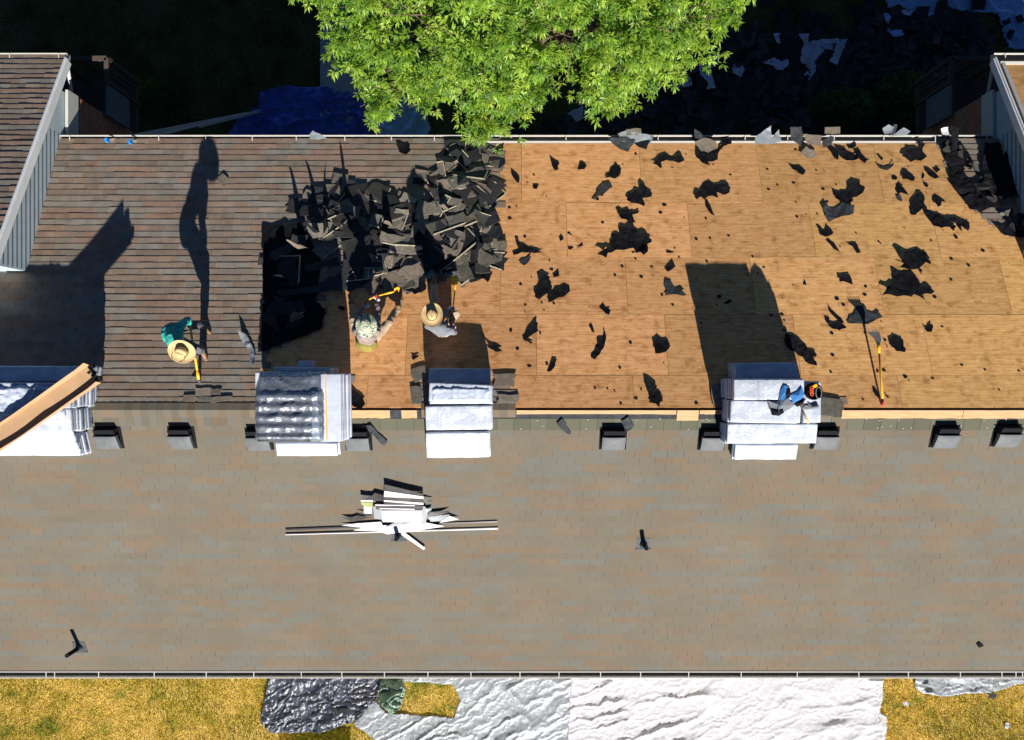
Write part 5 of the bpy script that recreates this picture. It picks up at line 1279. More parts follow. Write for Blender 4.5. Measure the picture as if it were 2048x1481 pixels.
# ---------------- torn felt scraps traced on the bare plywood ----------------
CR = {'A': (1000, 250), 'B': (1000, 560), 'C': (1528, 250), 'D': (1528, 560)}
KS = 520/2027.0
GS = 'black felt scraps on the bare plywood'
SCR = [
 ('A', [(88, 350), (115, 365), (152, 410), (150, 450), (135, 455), (105, 412), (90, 385)], 'leaf shaped felt scrap at the top left of the bare plywood beside the shingle heap', .02),
 ('A', [(391, 260), (430, 275), (467, 300), (450, 325), (462, 345), (432, 356), (410, 325)], 'pointed felt scrap nearest the gutter in the upper left of the plywood', .03),
 ('A', [(622, 290), (650, 292), (676, 318), (660, 345), (606, 352), (618, 325)], 'small rounded felt scrap right of the pointed one near the gutter', .02),
 ('A', [(905, 296), (922, 325), (945, 340), (940, 390), (890, 418), (855, 405), (815, 416), (845, 375), (868, 335)], 'kite shaped felt scrap in the upper middle of the plywood', .03),
 ('A', [(808, 455), (858, 460), (880, 488), (830, 515), (800, 555), (772, 552), (735, 583), (715, 575), (750, 548), (752, 510), (775, 480)], 'hooked felt scrap below and left of the kite shaped one', .04),
 ('A', [(1095, 458), (1130, 480), (1145, 510), (1182, 530), (1178, 560), (1110, 570), (1132, 615), (1125, 642), (1080, 615), (1025, 608), (988, 590), (990, 555), (1035, 530), (1050, 505), (1090, 510)], 'three lobed felt scrap in the upper middle of the plywood', .05),
 ('A', [(1185, 305), (1215, 280), (1245, 240), (1290, 223), (1340, 255), (1400, 240), (1437, 280), (1395, 298), (1350, 282), (1295, 275), (1255, 295), (1262, 328), (1245, 336), (1225, 318)], 'long arching felt scrap near the gutter above the three lobed one', .05),
 ('A', [(1540, 190), (1610, 220), (1650, 175), (1700, 190), (1740, 120), (1795, 118), (1798, 150), (1740, 170), (1700, 230), (1695, 272), (1620, 290), (1635, 320), (1565, 298), (1525, 255)], 'large felt scrap trailing up over the gutter edge', .07),
 ('A', [(1520, 545), (1560, 515), (1580, 460), (1630, 442), (1670, 465), (1740, 458), (1795, 490), (1790, 530), (1740, 548), (1690, 525), (1697, 570), (1650, 550), (1590, 580), (1560, 560), (1530, 585), (1517, 565)], 'wide two headed felt scrap in the upper centre', .05),
 ('A', [(1600, 582), (1625, 600), (1650, 655), (1672, 708), (1640, 695), (1605, 640)], 'narrow blade shaped felt scrap just below the two headed one', .02),
 ('A', [(908, 675), (960, 660), (1000, 655), (1015, 680), (1088, 665), (1075, 690), (1035, 700), (1055, 766), (1000, 755), (945, 735)], 'wing shaped felt scrap in the centre of the plywood', .05),
 ('A', [(935, 795), (1040, 788), (1085, 850), (1140, 858), (1182, 900), (1180, 920), (1142, 930), (1150, 990), (1120, 1018), (1090, 995), (1055, 1003), (1038, 960), (940, 975), (835, 1002), (828, 1042), (755, 1010), (800, 975), (865, 960), (875, 850), (935, 865)], 'largest black felt scrap sprawling in the middle of the plywood', .08),
 ('A', [(120, 900), (145, 898), (150, 925), (215, 950), (340, 998), (240, 995), (170, 995), (105, 1015), (98, 995), (145, 970)], 'long tapering grey felt scrap beside the right edge of the shingle heap', .04),
 ('A', [(145, 1070), (200, 1040), (243, 1023), (228, 1070), (182, 1100), (165, 1080)], 'small felt scrap under the long tapering grey one', .03),
 ('A', [(295, 1190), (340, 1168), (385, 1180), (382, 1225), (405, 1255), (385, 1310), (335, 1335), (310, 1362), (268, 1345), (270, 1295), (310, 1240)], 'upright jagged felt scrap, left one of a pair', .06),
 ('A', [(375, 1387), (390, 1320), (430, 1275), (505, 1250), (545, 1260), (545, 1300), (490, 1340)], 'slanted felt scrap, right one of a pair', .03),
 ('A', [(412, 1168), (458, 1136), (460, 1180), (420, 1188)], 'small felt scrap above the jagged pair', .02),
 ('A', [(480, 862), (500, 890), (468, 910), (462, 885)], 'small triangular felt scrap in the left of the centre rows', .02),
 ('A', [(598, 960), (645, 925), (650, 940), (600, 966)], 'tiny bent felt strip near the small triangular scrap', .02),
 ('A', [(530, 950), (575, 955), (550, 975), (532, 972)], 'tiny felt scrap left of the tiny bent strip', .01),
 ('A', [(256, 468), (302, 462), (290, 500), (258, 498)], 'little square felt scrap at the upper left', .02),
 ('A', [(1282, 1125), (1310, 1090), (1355, 1080), (1370, 1105), (1310, 1147)], 'small felt scrap left of the big shadow of the right stack', .03),
 ('A', [(1290, 1205), (1335, 1225), (1365, 1275), (1400, 1275), (1448, 1328), (1280, 1330), (1297, 1300), (1280, 1260)], 'black triangular felt scrap left of the big shadow of the right stack', .05),
 ('A', [(775, 1425), (805, 1395), (862, 1440), (850, 1478), (825, 1475)], 'small oblong felt scrap low in the centre of the plywood', .03),
 ('A', [(1293, 982), (1320, 982), (1358, 1000), (1300, 998)], 'small thin felt scrap on the plywood seam right of the largest scrap', .02),
 ('B', [(178, 458), (205, 395), (285, 328), (300, 335), (290, 375), (303, 400), (235, 440), (212, 460), (258, 492), (240, 500), (190, 470)], 'hooked felt scrap in the lower left of the bare plywood', .05),
 ('B', [(755, 455), (800, 445), (808, 380), (825, 450), (820, 500), (745, 622), (705, 605), (745, 530)], 'long twisted felt strip in the lower centre', .05),
 ('B', [(695, 358), (712, 342), (735, 395), (735, 412), (715, 400)], 'tiny forked felt scrap above the twisted strip', .02),
 ('B', [(1190, 480), (1235, 450), (1300, 470), (1328, 520), (1290, 565), (1205, 577), (1197, 520)], 'rounded felt scrap between the middle and right stacks', .05),
 ('B', [(365, 712), (405, 620), (447, 614), (430, 670), (395, 720)], 'short straight felt strip low on the left of the plywood', .03),
 ('B', [(1132, 790), (1175, 800), (1222, 825), (1215, 870), (1262, 910), (1265, 945), (1250, 950), (1240, 997), (1210, 965), (1160, 955), (1155, 890), (1135, 845)], 'tall jagged felt scrap just above the ridge, left of the right stack', .06),
 ('B', [(1090, 852), (1110, 850), (1100, 868)], 'tiny felt crumb beside the tall jagged scrap', .01),
 ('B', [(1692, 118), (1720, 115), (1722, 140), (1695, 142)], 'upper felt crumb inside the shadow of the right stack', .01),
 ('B', [(1740, 175), (1790, 152), (1812, 165), (1770, 190)], 'lower felt crumb inside the shadow of the right stack', .02),
 ('C', [(193, 310), (240, 320), (300, 330), (322, 360), (305, 393), (270, 380), (225, 345)], 'felt scrap with a pointed left tip near the top of the plywood', .04),
 ('C', [(485, 165), (520, 160), (575, 215), (575, 275), (545, 262), (525, 215)], 'upright black felt scrap hanging from the gutter edge', .04),
 ('C', [(565, 192), (635, 188), (645, 218), (735, 240), (725, 275), (640, 280), (580, 238)], 'wide crumpled felt scrap right of the hanging one', .07),
 ('C', [(700, 205), (740, 190), (775, 250), (830, 268), (780, 302), (735, 265)], 'felt scrap joined to the right of the wide crumpled one', .05),
 ('C', [(650, 165), (710, 140), (720, 165), (685, 188), (652, 182)], 'small felt scrap tucked under the gutter edge', .03),
 ('C', [(1065, 240), (1120, 195), (1210, 185), (1215, 135), (1250, 160), (1235, 210), (1265, 250), (1220, 285), (1180, 275), (1145, 293)], 'grey and black felt scrap near the top right of the plywood', .08),
 ('C', [(873, 310), (940, 325), (1010, 295), (1000, 325), (960, 352), (900, 345)], 'bird shaped felt scrap at the upper right', .04),
 ('C', [(995, 400), (1020, 395), (1040, 412), (1030, 430), (998, 427)], 'small felt scrap below the bird shaped one', .02),
 ('C', [(878, 238), (900, 235), (930, 262), (915, 277)], 'little felt scrap above the bird shaped one', .02),
 ('C', [(1068, 398), (1085, 365), (1120, 362), (1172, 408), (1165, 437), (1075, 425)], 'rounded dark felt scrap at the upper right', .05),
 ('C', [(1250, 345), (1290, 345), (1330, 375), (1360, 410), (1330, 425), (1280, 400)], 'folded felt scrap by the diagonal edge of the bare plywood', .06),
 ('C', [(1228, 420), (1240, 372), (1252, 395), (1240, 422)], 'thin felt sliver left of the folded scrap', .02),
 ('C', [(1315, 345), (1350, 328), (1370, 350), (1340, 372)], 'small felt scrap above the folded one', .03),
 ('C', [(1240, 450), (1280, 468), (1270, 490), (1250, 480)], 'small wedge of felt below the folded scrap', .02),
 ('C', [(530, 510), (640, 520), (650, 470), (700, 450), (772, 492), (765, 535), (690, 565), (692, 600), (600, 605), (550, 565)], 'broad felt scrap with a rounded right end, right of centre', .06),
 ('C', [(452, 655), (480, 620), (510, 650), (555, 655), (600, 602), (640, 630), (690, 625), (697, 695), (600, 715), (500, 757), (475, 720)], 'bat shaped felt scrap directly below the broad one', .07),
 ('C', [(413, 800), (428, 788), (470, 825), (490, 790), (530, 825), (535, 850), (480, 877), (430, 850)], 'cup shaped felt scrap below the bat shaped one', .04),
 ('C', [(482, 900), (505, 893), (550, 930), (588, 995), (540, 965)], 'slender slanted felt sliver below the cup shaped scrap', .02),
 ('C', [(648, 925), (690, 917), (720, 930), (752, 997), (725, 1003), (690, 950)], 'bent felt sliver right of the slender one', .03),
 ('C', [(1135, 600), (1190, 535), (1225, 530), (1250, 580), (1228, 650), (1180, 700), (1142, 705)], 'tall rounded felt scrap at the start of the long curved strip', .06),
 ('C', [(1240, 620), (1300, 680), (1340, 690), (1450, 745), (1490, 790), (1470, 832), (1440, 800), (1380, 808), (1310, 790), (1270, 730), (1238, 660)], 'long curved felt strip sweeping to the right', .08),
 ('C', [(1435, 718), (1595, 752), (1603, 800), (1590, 825), (1530, 790), (1540, 835), (1510, 800), (1500, 765), (1440, 745)], 'ragged felt bow at the right end of the curved strip', .07),
 ('C', [(1310, 595), (1330, 545), (1370, 560), (1415, 600), (1385, 600), (1380, 630), (1350, 643), (1340, 615)], 'felt scrap near the diagonal edge above the curved strip', .04),
 ('C', [(1028, 460), (1060, 455), (1090, 500), (1125, 555), (1100, 545), (1070, 530), (1035, 535), (1030, 510)], 'elongated felt scrap left of the diagonal edge', .04),
 ('C', [(1028, 555), (1060, 550), (1080, 590), (1072, 598), (1040, 585)], 'small felt scrap below the elongated one', .02),
 ('C', [(1480, 862), (1505, 865), (1508, 890), (1485, 888)], 'small square felt scrap below the ragged bow', .02),
 ('C', [(1020, 1000), (1080, 985), (1120, 990), (1180, 963), (1240, 990), (1285, 1035), (1275, 1060), (1305, 1070), (1290, 1085), (1250, 1075), (1200, 1122), (1120, 1130), (1040, 1110), (1090, 1070), (1060, 1045)], 'big spiky felt scrap right of centre', .08),
 ('C', [(1010, 1130), (1060, 1145), (1160, 1155), (1200, 1210), (1215, 1265), (1275, 1255), (1322, 1300), (1300, 1320), (1230, 1325), (1250, 1362), (1170, 1325), (1090, 1335), (905, 1330), (950, 1265), (1010, 1235)], 'largest felt scrap in the right half, with a grey fold', .09),
 ('C', [(580, 1180), (620, 1175), (665, 1168), (685, 1205), (685, 1250), (650, 1230), (585, 1225)], 'small bow tie felt scrap right of the big shadow', .04),
 ('C', [(305, 1245), (318, 1210), (332, 1250)], 'tiny felt triangle at the edge of the big shadow', .01),
 ('D', [(490, 185), (520, 230), (590, 285), (620, 340), (580, 320), (510, 250)], 'curved felt sliver left of the shovel', .03),
 ('D', [(472, 290), (505, 290), (510, 322), (480, 328)], 'small square felt scrap left of the curved sliver', .02),
 ('D', [(490, 355), (550, 330), (620, 345), (640, 375), (590, 393), (530, 382)], 'felt scrap directly below the curved sliver', .04),
 ('D', [(640, 330), (670, 280), (700, 270), (715, 205), (790, 208), (805, 250), (850, 265), (895, 258), (915, 290), (845, 325), (800, 345), (700, 338)], 'star shaped felt scrap above the head of the shovel', .05),
 ('D', [(970, 470), (1010, 430), (1040, 440), (1075, 465), (1085, 520), (1105, 540), (1090, 565), (1030, 560), (1010, 535), (985, 510)], 'rounded ragged felt scrap right of the shovel handle', .05),
 ('D', [(945, 492), (965, 520), (962, 532)], 'thin felt sliver beside the rounded ragged scrap', .01),
 ('D', [(1245, 382), (1280, 345), (1308, 345), (1305, 405), (1260, 400)], 'lone felt scrap well right of the shovel', .03),
 ('D', [(150, 480), (165, 418), (205, 430), (300, 485), (350, 545), (412, 580), (405, 598), (370, 600), (408, 640), (405, 670), (345, 655), (300, 600), (200, 545)], 'ragged black felt scrap hanging behind the right stack', .08),
 ('D', [(845, 838), (870, 850), (905, 920), (890, 925), (860, 890)], 'narrow felt sliver at the foot of the shovel', .03),
 ('D', [(878, 700), (892, 702), (888, 725), (878, 720)], 'tiny felt crumb touching the shovel handle', .01),
]
for i, (c, pp, lab, cu) in enumerate(SCR):
    ox, oy = CR[c]; P = [(ox+x*KS, oy+y*KS) for x, y in pp]
    tiny = cu <= .02
    o = flat('felt_scrap', P, .004, M['felt'] if i % 9 != 4 else M['feltgrey'], lab, 'felt scrap', GS, th=.004, curl=cu*.9, sub=2 if tiny else 3, jag=.008 if tiny else .02, seed=i)
# scraps on other parts of the roof
OT = [
 ([(793, 291), (815, 288), (822, 302), (812, 311), (798, 305)], 'felt', 'ragged felt scrap lying on the old shingles between two long shadows', .05),
 ([(432, 356), (446, 348), (458, 358), (449, 374), (438, 368)], 'loosetan', 'square grey shingle scrap lying alone on the old shingles near the long shadow', .03),
 ([(971, 688), (990, 690), (1005, 702), (992, 704), (978, 697)], 'felt', 'small felt scrap on the plywood right of the middle stack', .03),
 ([(823, 713), (836, 710), (838, 713), (826, 721)], 'felt', 'tiny felt scrap on the plywood left of the middle stack', .02),
 ([(690, 792), (705, 778), (725, 795), (731, 808), (722, 820), (700, 808)], 'felt', 'black felt scrap on the plywood right of the film covered stack', .06),
 ([(678, 612), (690, 614), (688, 622), (678, 618)], 'felt', 'small felt scrap on the plywood left of the person with the camouflage hat', .02),
 ([(726, 852), (742, 850), (757, 866), (776, 884), (768, 892), (748, 872), (738, 862)], 'feltgrey', 'grey torn flashing lying beside the vent right of the film covered stack', .09),
 ([(1113, 848), (1124, 838), (1140, 862), (1143, 869), (1132, 868)], 'feltgrey', 'grey green scrap lying below the ridge board left of the centre vent', .04),
 ([(1242, 842), (1256, 834), (1268, 852), (1262, 860), (1250, 864)], 'feltgrey', 'grey green scrap resting against the centre vent', .05),
 ([(479, 662), (496, 672), (510, 702), (513, 738), (503, 725), (498, 700), (487, 685)], 'flashg', 'curved grey flashing strip left of the film covered stack', .12),
 ([(1952, 1288), (1958, 1284), (1967, 1292), (1958, 1296)], 'felt', 'tiny dark scrap alone near the lower right of the near slope', .02),
]
M['loosetan'] = mat('tan_shingle', (.15, .125, .095), .95, nscale=20, namt=.2)
for i, (pp, m, lab, cu) in enumerate(OT): flat('roof_scrap', pp, .014, M[m], lab, 'scrap', None, th=.005, curl=cu, sub=2, jag=.012, seed=100+i)
# torn pieces hanging over the far gutter
GU = [
 ([(619, 270), (626, 262), (640, 268), (655, 279), (636, 280), (620, 281)], 'flashg', 'pale grey torn piece lying on the far gutter above the old shingles', .05),
 ([(1236, 268), (1252, 262), (1283, 268), (1308, 272), (1300, 290), (1280, 292), (1245, 284)], 'flashg', 'wide pale grey flashing bent over the far gutter', .06),
 ([(1216, 278), (1250, 275), (1270, 282), (1256, 305), (1240, 300), (1225, 290)], 'feltgrey', 'dark grey torn sheet below the wide pale flashing on the gutter', .06),
 ([(1252, 259), (1282, 258), (1283, 271), (1253, 272)], 'loosetan', 'rectangular tan shingle resting on top of the wide pale flashing', .01),
 ([(1268, 288), (1300, 282), (1292, 300), (1280, 296)], 'felt', 'black torn tab hanging below the wide pale flashing', .04),
 ([(1388, 259), (1402, 266), (1408, 278), (1390, 277)], 'feltgrey', 'small grey torn piece standing on the gutter above the large trailing scrap', .05),
 ([(1388, 285), (1410, 276), (1432, 285), (1432, 298), (1412, 307), (1400, 303)], 'loosetan', 'square tan shingle with rounded lobes lying over the gutter edge', .04),
 ([(1508, 277), (1540, 253), (1542, 276), (1556, 262), (1560, 285), (1540, 290), (1510, 292)], 'flashg', 'crumpled pale flashing pair standing on the gutter', .09),
 ([(1578, 258), (1602, 254), (1604, 280), (1600, 294), (1580, 280)], 'feltgrey', 'dark grey sheet standing up over the gutter', .08),
 ([(1604, 270), (1642, 272), (1640, 292), (1615, 290)], 'loosetan', 'tan two tab shingle lying over the gutter beside the dark grey sheet', .04),
 ([(1600, 306), (1612, 294), (1634, 306), (1625, 322), (1615, 318)], 'loosetan', 'tan shingle square hanging down onto the plywood from the gutter', .03),
 ([(1649, 255), (1680, 255), (1680, 268), (1649, 268)], 'loosetan', 'pale tan rectangular shingle lying flat across the gutter', .01),
 ([(1643, 284), (1660, 272), (1668, 276), (1662, 290), (1645, 297)], 'feltgrey', 'dark torn piece right of the tan squares on the gutter', .05),
 ([(1763, 258), (1775, 251), (1786, 256), (1782, 268), (1768, 270)], 'flashg', 'round pale scrap standing on the gutter', .05),
 ([(1785, 250), (1791, 252), (1789, 268), (1776, 274), (1784, 262)], 'feltgrey', 'thin upright grey scrap beside the round pale one', .10),
 ([(1790, 268), (1806, 256), (1820, 264), (1812, 272), (1778, 274)], 'flashg', 'grey wedge lying on the gutter right of the round pale scrap', .04),
 ([(1878, 260), (1894, 255), (1896, 272), (1882, 270)], 'flashw', 'small crumpled white piece on the gutter near the right wing', .05),
 ([(1900, 252), (1916, 258), (1914, 300), (1902, 300)], 'felt', 'black felt strip hanging across the gutter near the right wing', .04),
]
for i, (pp, m, lab, cu) in enumerate(GU): flat('torn_piece', pp, 0, M[m], lab, 'torn piece', 'torn pieces lying over the far gutter', th=.006, curl=cu, sub=2, jag=.014, seed=200+i, z=5.43+.006*i)
# black felt and torn shingles along the diagonal edge at the right wing
DK = [
 ([(1878, 284), (1920, 284), (1935, 310), (1925, 345), (1950, 372), (1962, 400), (1935, 400), (1905, 380), (1896, 330)], 'black felt sheet running down the diagonal edge near the right wing'),
 ([(1945, 390), (1985, 395), (2000, 410), (1960, 425), (1938, 418), (1915, 395)], 'black felt sheet in the middle of the diagonal edge'),
 ([(2010, 300), (2060, 320), (2070, 420), (2040, 400), (2015, 360), (2000, 330)], 'black torn felt heaped against the right wing wall'),
 ([(1966, 286), (1996, 286), (2010, 330), (2035, 395), (1990, 398), (1968, 375), (1960, 330)], 'wide black sheet standing in for the shadow beside the right wing wall'),  # black sheet laid over the deck in place of the wing's shadow
 ([(1990, 460), (2015, 448), (2070, 452), (2070, 470), (2040, 474), (2008, 470)], 'dark felt at the lower end of the diagonal edge by the photo border'),
 ([(1960, 410), (1990, 395), (2070, 402), (2070, 455), (2010, 462), (1985, 450)], None),
]
for i, (pp, lab) in enumerate(DK):
    if lab: flat('felt_sheet', pp, .02, M['felt'], lab, 'felt', None, th=.005, curl=.09, sub=3, jag=.03, seed=300+i)
mbs = 0
for k in range(24):
    t = rnd.random(); bx_ = 1888+(2046-1888)*t+rnd.gauss(0, 9); by_ = 288+(466-288)*t**1.15+rnd.gauss(0, 7)
    mb = MB(); g = rnd.choice([.014, .02, .03, .06, .12]); c = on(bx_, by_, .03+.05*rnd.random())
    shard(mb, c, Euler((rnd.gauss(-.3, .2), rnd.gauss(0, .2), rnd.uniform(0, 3.1))).to_matrix(), rnd.uniform(.08, .28), rnd.uniform(.06, .18), .006, (g, g*.98, g*.9), sag=rnd.uniform(-.01, .03))
    o = mb.build('torn_shingle', M['loose'], cols=True)
    side = 'upper' if t < .33 else ('middle' if t < .66 else 'lower')
    tone = 'black' if g < .04 else ('grey' if g < .1 else 'tan')
    tag(o, 'small %s torn shingle bit on the %s diagonal edge near the right wing' % (tone, side), 'torn shingle', 'torn bits along the diagonal edge')
# crumbs of felt all over the plywood
kc = 0
while kc < 140:
    px = rnd.uniform(1000, 2040); py = rnd.uniform(300, 810)
    if not inpoly(px, py, REM) or (1440 < px < 1660 and py > 700): continue
    kc += 1; s_ = rnd.uniform(.012, .045); c = on(px, py, .006); mb = MB()
    rt = Euler((-.32, 0, rnd.uniform(0, 3.1))).to_matrix(); n = rnd.randint(4, 7)
    ring = [c+Matrix.Rotation(-A_, 3, 'X') @ Vector((math.cos(q*6.283/n)*s_*rnd.uniform(.5, 1.3), math.sin(q*6.283/n)*s_*rnd.uniform(.3, .9), 0)) for q in range(n)]
    mb.add(ring+[p+Vector((0, 0, .006)) for p in ring], [tuple(range(n-1, -1, -1)), tuple(range(n, 2*n))]+[(q, (q+1) % n, (q+1) % n+n, q+n) for q in range(n)])
    o = mb.build('felt_crumb', M['felt'])
    zx = 'left' if px < 1340 else ('middle' if px < 1700 else 'right'); zy = 'upper' if py < 450 else ('central' if py < 630 else 'lower')
    tag(o, 'tiny black felt crumb in the %s %s area of the bare plywood' % (zy, zx), 'felt crumb', 'felt crumbs on the bare plywood')

# ---------------- the heap of torn shingles ----------------
HP = [(588, 410), (640, 370), (700, 352), (720, 385), (765, 378), (800, 400), (850, 352), (880, 300), (940, 290), (992, 296), (1000, 345), (985, 400), (1010, 440), (985, 480), (1012, 520), (1005, 545), (960, 552), (850, 560), (830, 580), (760, 572), (700, 572), (650, 560), (640, 600), (580, 640), (545, 640), (540, 500), (572, 470)]
TAN = [(.19, .16, .125), (.15, .138, .112), (.20, .16, .125), (.135, .128, .108), (.25, .215, .17)]
DRK = [(.030, .031, .034), (.022, .023, .026), (.045, .045, .045), (.06, .058, .052), (.035, .038, .044)]
hc_ = 0
while hc_ < 205:
    px = rnd.uniform(510, 1015); py = rnd.uniform(290, 700)
    if not inpoly(px, py, HP): continue
    if 650 < px < 705 and 470 < py < 575 and rnd.random() < .85: continue
    if 770 < px < 870 and py < 410 and rnd.random() < .7: continue
    darkz = px < 640 and py > 440
    if darkz and rnd.random() < .6: continue
    dens = 1.0
    hc_ += 1; lay = hc_/205
    depth = min(1, dist_poly(px, py, HP)/55)
    c = on(px, py, .022+lay*.09*depth+rnd.uniform(0, .02))
    tan = rnd.random() < (.15 if darkz else (.62 if px > 830 else .50)); col = rnd.choice(TAN if tan else DRK); k_ = rnd.uniform(.8, 1.2); col = tuple(x*k_ for x in col)
    w_ = rnd.choice([.30, .30, .45, .60, .75, .9, .9])*rnd.uniform(.85, 1.05); l_ = rnd.choice([.15, .22, .28, .30])
    if not tan and rnd.random() < .35: w_ *= 1.15; l_ *= 1.5
    if depth < .35: w_ = min(w_, .46)
    az = rnd.choice([0, 0, -.5, .5, .9, -.9, 1.4])+rnd.gauss(0, .25)
    big = rnd.random() < .07
    rt = (Euler((-A_+rnd.gauss(0, .06 if not big else .28), rnd.gauss(0, .06 if not big else .28), 0)).to_matrix() @ Matrix.Rotation(az, 3, 'Z'))
    mb = MB(); tabs = max(1, int(w_/.30)) if tan else 1
    if tabs > 1:
        tw = w_/tabs
        for q in range(tabs):
            kk = rnd.uniform(.85, 1.15); shard(mb, c+rt @ Vector((-w_/2+tw*(q+.5), -.0, 0)), rt, tw*.97, l_, .008, tuple(x*kk for x in col), sag=rnd.uniform(-.004, .01))
    else: shard(mb, c, rt, w_, l_, .008, col, sag=rnd.uniform(-.01, .025))
    edged = rnd.random() < .22
    if edged:      # cream factory edge along one long side, sometimes round the corner
        e0 = c+rt @ Vector((-w_*.44, -l_*.46, .011)); e1 = c+rt @ Vector((w_*.44, -l_*.46, .011)); mb.bar(e0, e1, .020, .010, Vector((0, 0, 1)), (.42, .38, .27))
        if rnd.random() < .5: mb.bar(e1, c+rt @ Vector((w_*.45, l_*.42, .011)), .020, .010, Vector((0, 0, 1)), (.42, .38, .27))
    o = mb.build('torn_shingle', M['loose'], cols=True)
    zx = 'far left' if px < 600 else ('left' if px < 700 else ('middle' if px < 800 else ('right' if px < 910 else 'far right')))
    zy = 'top' if py < 370 else ('upper' if py < 440 else ('lower' if py < 520 else 'bottom'))
    sz = 'short' if w_ < .36 else ('medium' if w_ < .62 else 'long')
    tag(o, '%s %s torn shingle %s%s, %s %s of the heap' % (sz, ('pale tan' if col[0] > .15 else 'tan') if tan else ('black' if col[0] < .03 else 'dark grey'), ('lying level' if abs(math.sin(az)) < .3 else ('lying upright' if abs(math.cos(az)) < .5 else ('slanting up' if az > 0 else 'slanting down'))), ' with cream edge' if edged else (' tilted up' if big else ''), zy, zx), 'torn shingle', 'torn shingles in the big heap')
# strips added to stand up out of the heap and throw the spiky shadows
UPR = [(606, 500, .60, .2, .12), (704, 468, .70, .2, .09), (640, 470, .50, .3, .10), (612, 498, .36, -.2, .14), (655, 462, .42, 1.2, .20), (752, 470, .34, .5, .16), (778, 452, .30, -.3, .22), (845, 505, .34, .2, .24), (835, 470, .26, .9, .2), (890, 420, .25, -.4, .22), (925, 372, .24, .4, .25), (700, 440, .34, .1, .28), (660, 425, .28, 2, .16), (960, 500, .22, .8, .2), (565, 560, .42, -.2, .3), (598, 640, .3, .5, .3), (900, 545, .16, .1, .3), (760, 545, .2, .2, .2)]
for i, (px, py, h, a, wd) in enumerate(UPR):
    b = on(px, py, .02); d = Vector((math.cos(a), math.sin(a), 0)); lean = Vector((rnd.uniform(-.3, .3), rnd.uniform(.0, .5), 0))
    V = []; n = 7
    for k in range(n+1):
        t = k/n; c = b+Vector((0, 0, h*(math.sin(t*1.45))))+lean*h*t*t; ww = wd*(1-.75*t*t)*rnd.uniform(.85, 1.1)
        V += [c-d*ww/2, c+d*ww/2]
    nrm = Vector((-d.y, d.x, 0))*.006; m0 = len(V); V += [p+nrm for p in V]
    Fc = []
    for k in range(n): a0_ = 2*k; Fc += [(a0_, a0_+1, a0_+3, a0_+2), (a0_+2+m0, a0_+3+m0, a0_+1+m0, a0_+m0), (a0_, a0_+2, a0_+2+m0, a0_+m0), (a0_+1, a0_+1+m0, a0_+3+m0, a0_+3)]
    Fc += [(0, m0, m0+1, 1), (2*n, 2*n+1, 2*n+1+m0, 2*n+m0)]
    o = mk('shadow_shingle', V, Fc, M['felt'] if i % 3 else M['loosetan'], center=True)
    zx = 'far left' if px < 610 else ('left' if px < 700 else ('middle' if px < 800 else ('right' if px < 900 else 'far right')))
    tag(o, '%s bent shingle added for its shadow in the %s %s of the big heap' % ('black' if i % 3 else 'tan', 'upper' if py < 490 else 'lower', zx), 'bent shingle', 'bent shingles added to throw shadows')
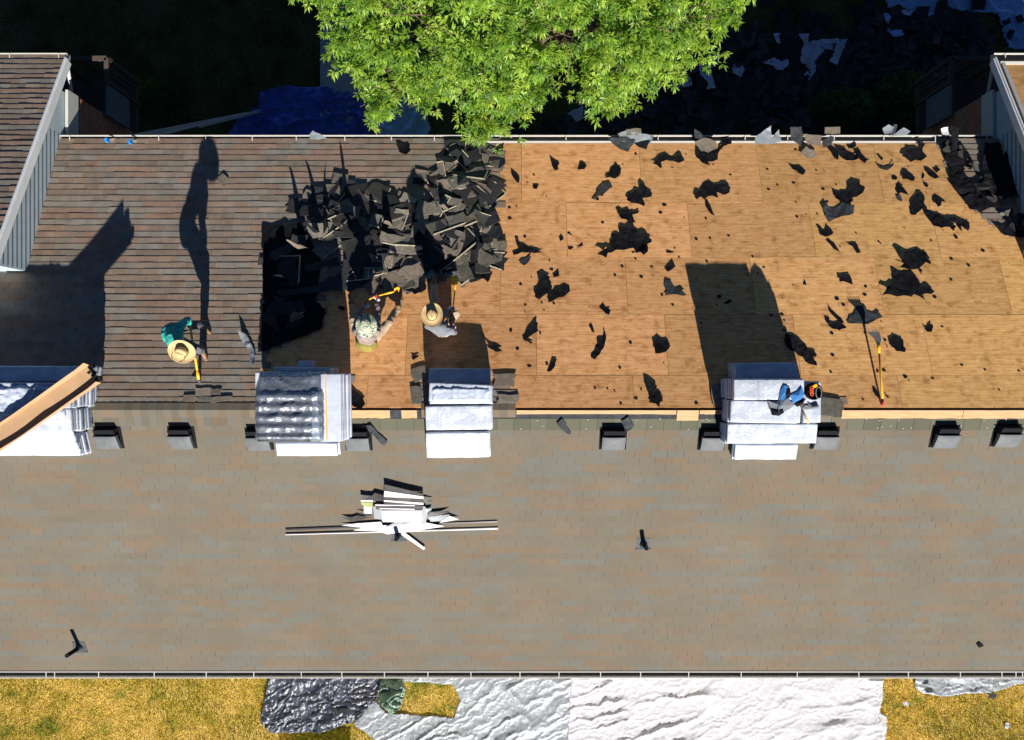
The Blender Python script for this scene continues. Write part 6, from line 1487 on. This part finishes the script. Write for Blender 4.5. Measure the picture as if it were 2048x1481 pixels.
# larger sheets at the lower rim of the heap
RIM = [
 ([(524, 452), (600, 446), (642, 520), (632, 600), (560, 640), (527, 600)], 'felt', 'broad black sheet added to darken shadow at the left end of the heap, upper of two', .03),  # this sheet and the next deepen the stack's shadow with black
 ([(522, 610), (600, 570), (650, 620), (642, 660), (560, 690), (517, 705)], 'felt', 'broad black sheet added to darken shadow at the left end of the heap, lower of two', .03),
 ([(840, 533), (860, 532), (868, 545), (862, 560), (850, 556)], 'flashg', 'pale grey flashing scrap at the lower rim of the heap, left of the straight leg', .05),
 ([(856, 529), (880, 530), (895, 540), (935, 545), (932, 556), (900, 558), (885, 548)], 'flashg', 'long pale grey flashing at the lower rim of the heap above the yellow scraper', .05),
 ([(905, 540), (960, 535), (985, 545), (975, 565), (962, 556), (930, 553)], 'felt', 'black felt wing at the lower right rim of the heap', .06),
 ([(742, 550), (800, 530), (850, 545), (852, 580), (830, 590), (800, 575), (760, 572)], 'felt', 'broad black felt at the lower rim of the heap above the bent yellow tool', .06),
 ([(650, 560), (690, 548), (697, 575), (690, 585), (655, 580)], 'feltgrey', 'blue grey torn sheet at the lower left rim of the heap', .06),
 ([(740, 510), (752, 512), (770, 530), (768, 545), (745, 565), (752, 540)], 'loosetan', 'curled tan shingle strip in the lower middle of the heap', .14),
 ([(548, 500), (590, 480), (610, 560), (590, 640), (560, 655), (540, 600)], 'felt', 'large black felt spread over the shaded left part of the heap', .05),
 ([(800, 550), (830, 575), (815, 590), (806, 582)], 'flashg', 'blue grey felt corner right of the bent yellow tool', .05),
]
for i, (pp, m, lab, cu) in enumerate(RIM): flat('torn_sheet_piece', pp, .03, M[m], lab, 'torn sheet', None, th=.006, curl=cu, sub=3, jag=.02, seed=400+i)
# loose shingles along the ridge by worker in teal, remains beside the stacks
for px, py, w_, l_, a, lab in ((407, 784, .30, .14, 0, 'pale loose shingle lying on the ridge below the bar of the person in teal'), (432, 784, .20, .11, 0, 'grey loose shingle right of the pale one on the ridge'), (378, 797, .22, .12, .05, 'left loose shingle tab on the ridge below the teal person'), (412, 799, .32, .10, -.1, 'third loose shingle tab on the ridge below the teal person'), (445, 798, .34, .10, .1, 'fourth loose shingle tab on the ridge below the teal person'),
     (838, 748, .26, .3, .3, 'loose shingle at the upper left corner of the middle stack'), (1010, 760, .4, .26, 0, 'loose shingle at the upper right corner of the middle stack'), (1016, 798, .38, .16, .0, 'loose shingle right of the middle stack near the ridge'), (832, 790, .2, .3, .1, 'loose shingle left of the middle stack near the ridge'), (1660, 815, .42, .35, 0, 'grey loose shingle right of the right stack below the shadow wedge'), (1440, 790, .3, .4, .1, 'dark loose shingle left of the right stack')):
    mb = MB(); col = rnd.choice(TAN); shard(mb, on(px, py, .035), Matrix.Rotation(-A_, 3, 'X') @ Matrix.Rotation(a, 3, 'Z'), w_, l_, .01, col)
    tag(mb.build('loose_shingle', M['loose'], cols=True), lab, 'shingle')
# small bright nails and specks along the torn ridge line
for k in range(34):
    px = rnd.choice([rnd.uniform(1040, 1440), rnd.uniform(1690, 2040)]); py = rnd.choice([rnd.uniform(838, 842), rnd.uniform(852, 862)])
    mb = MB(); c = on(px, py, .012); mb.box(c, (.016, .016, .006), Matrix.Rotation(rnd.random(), 3, 'Z'))
    tag(mb.build('roofing_nail', M['flashw']), 'bright roofing nail head on the torn strip below the ridge board, %s' % ('centre run' if px < 1500 else 'right run'), 'nail', 'nails along the torn ridge strip')
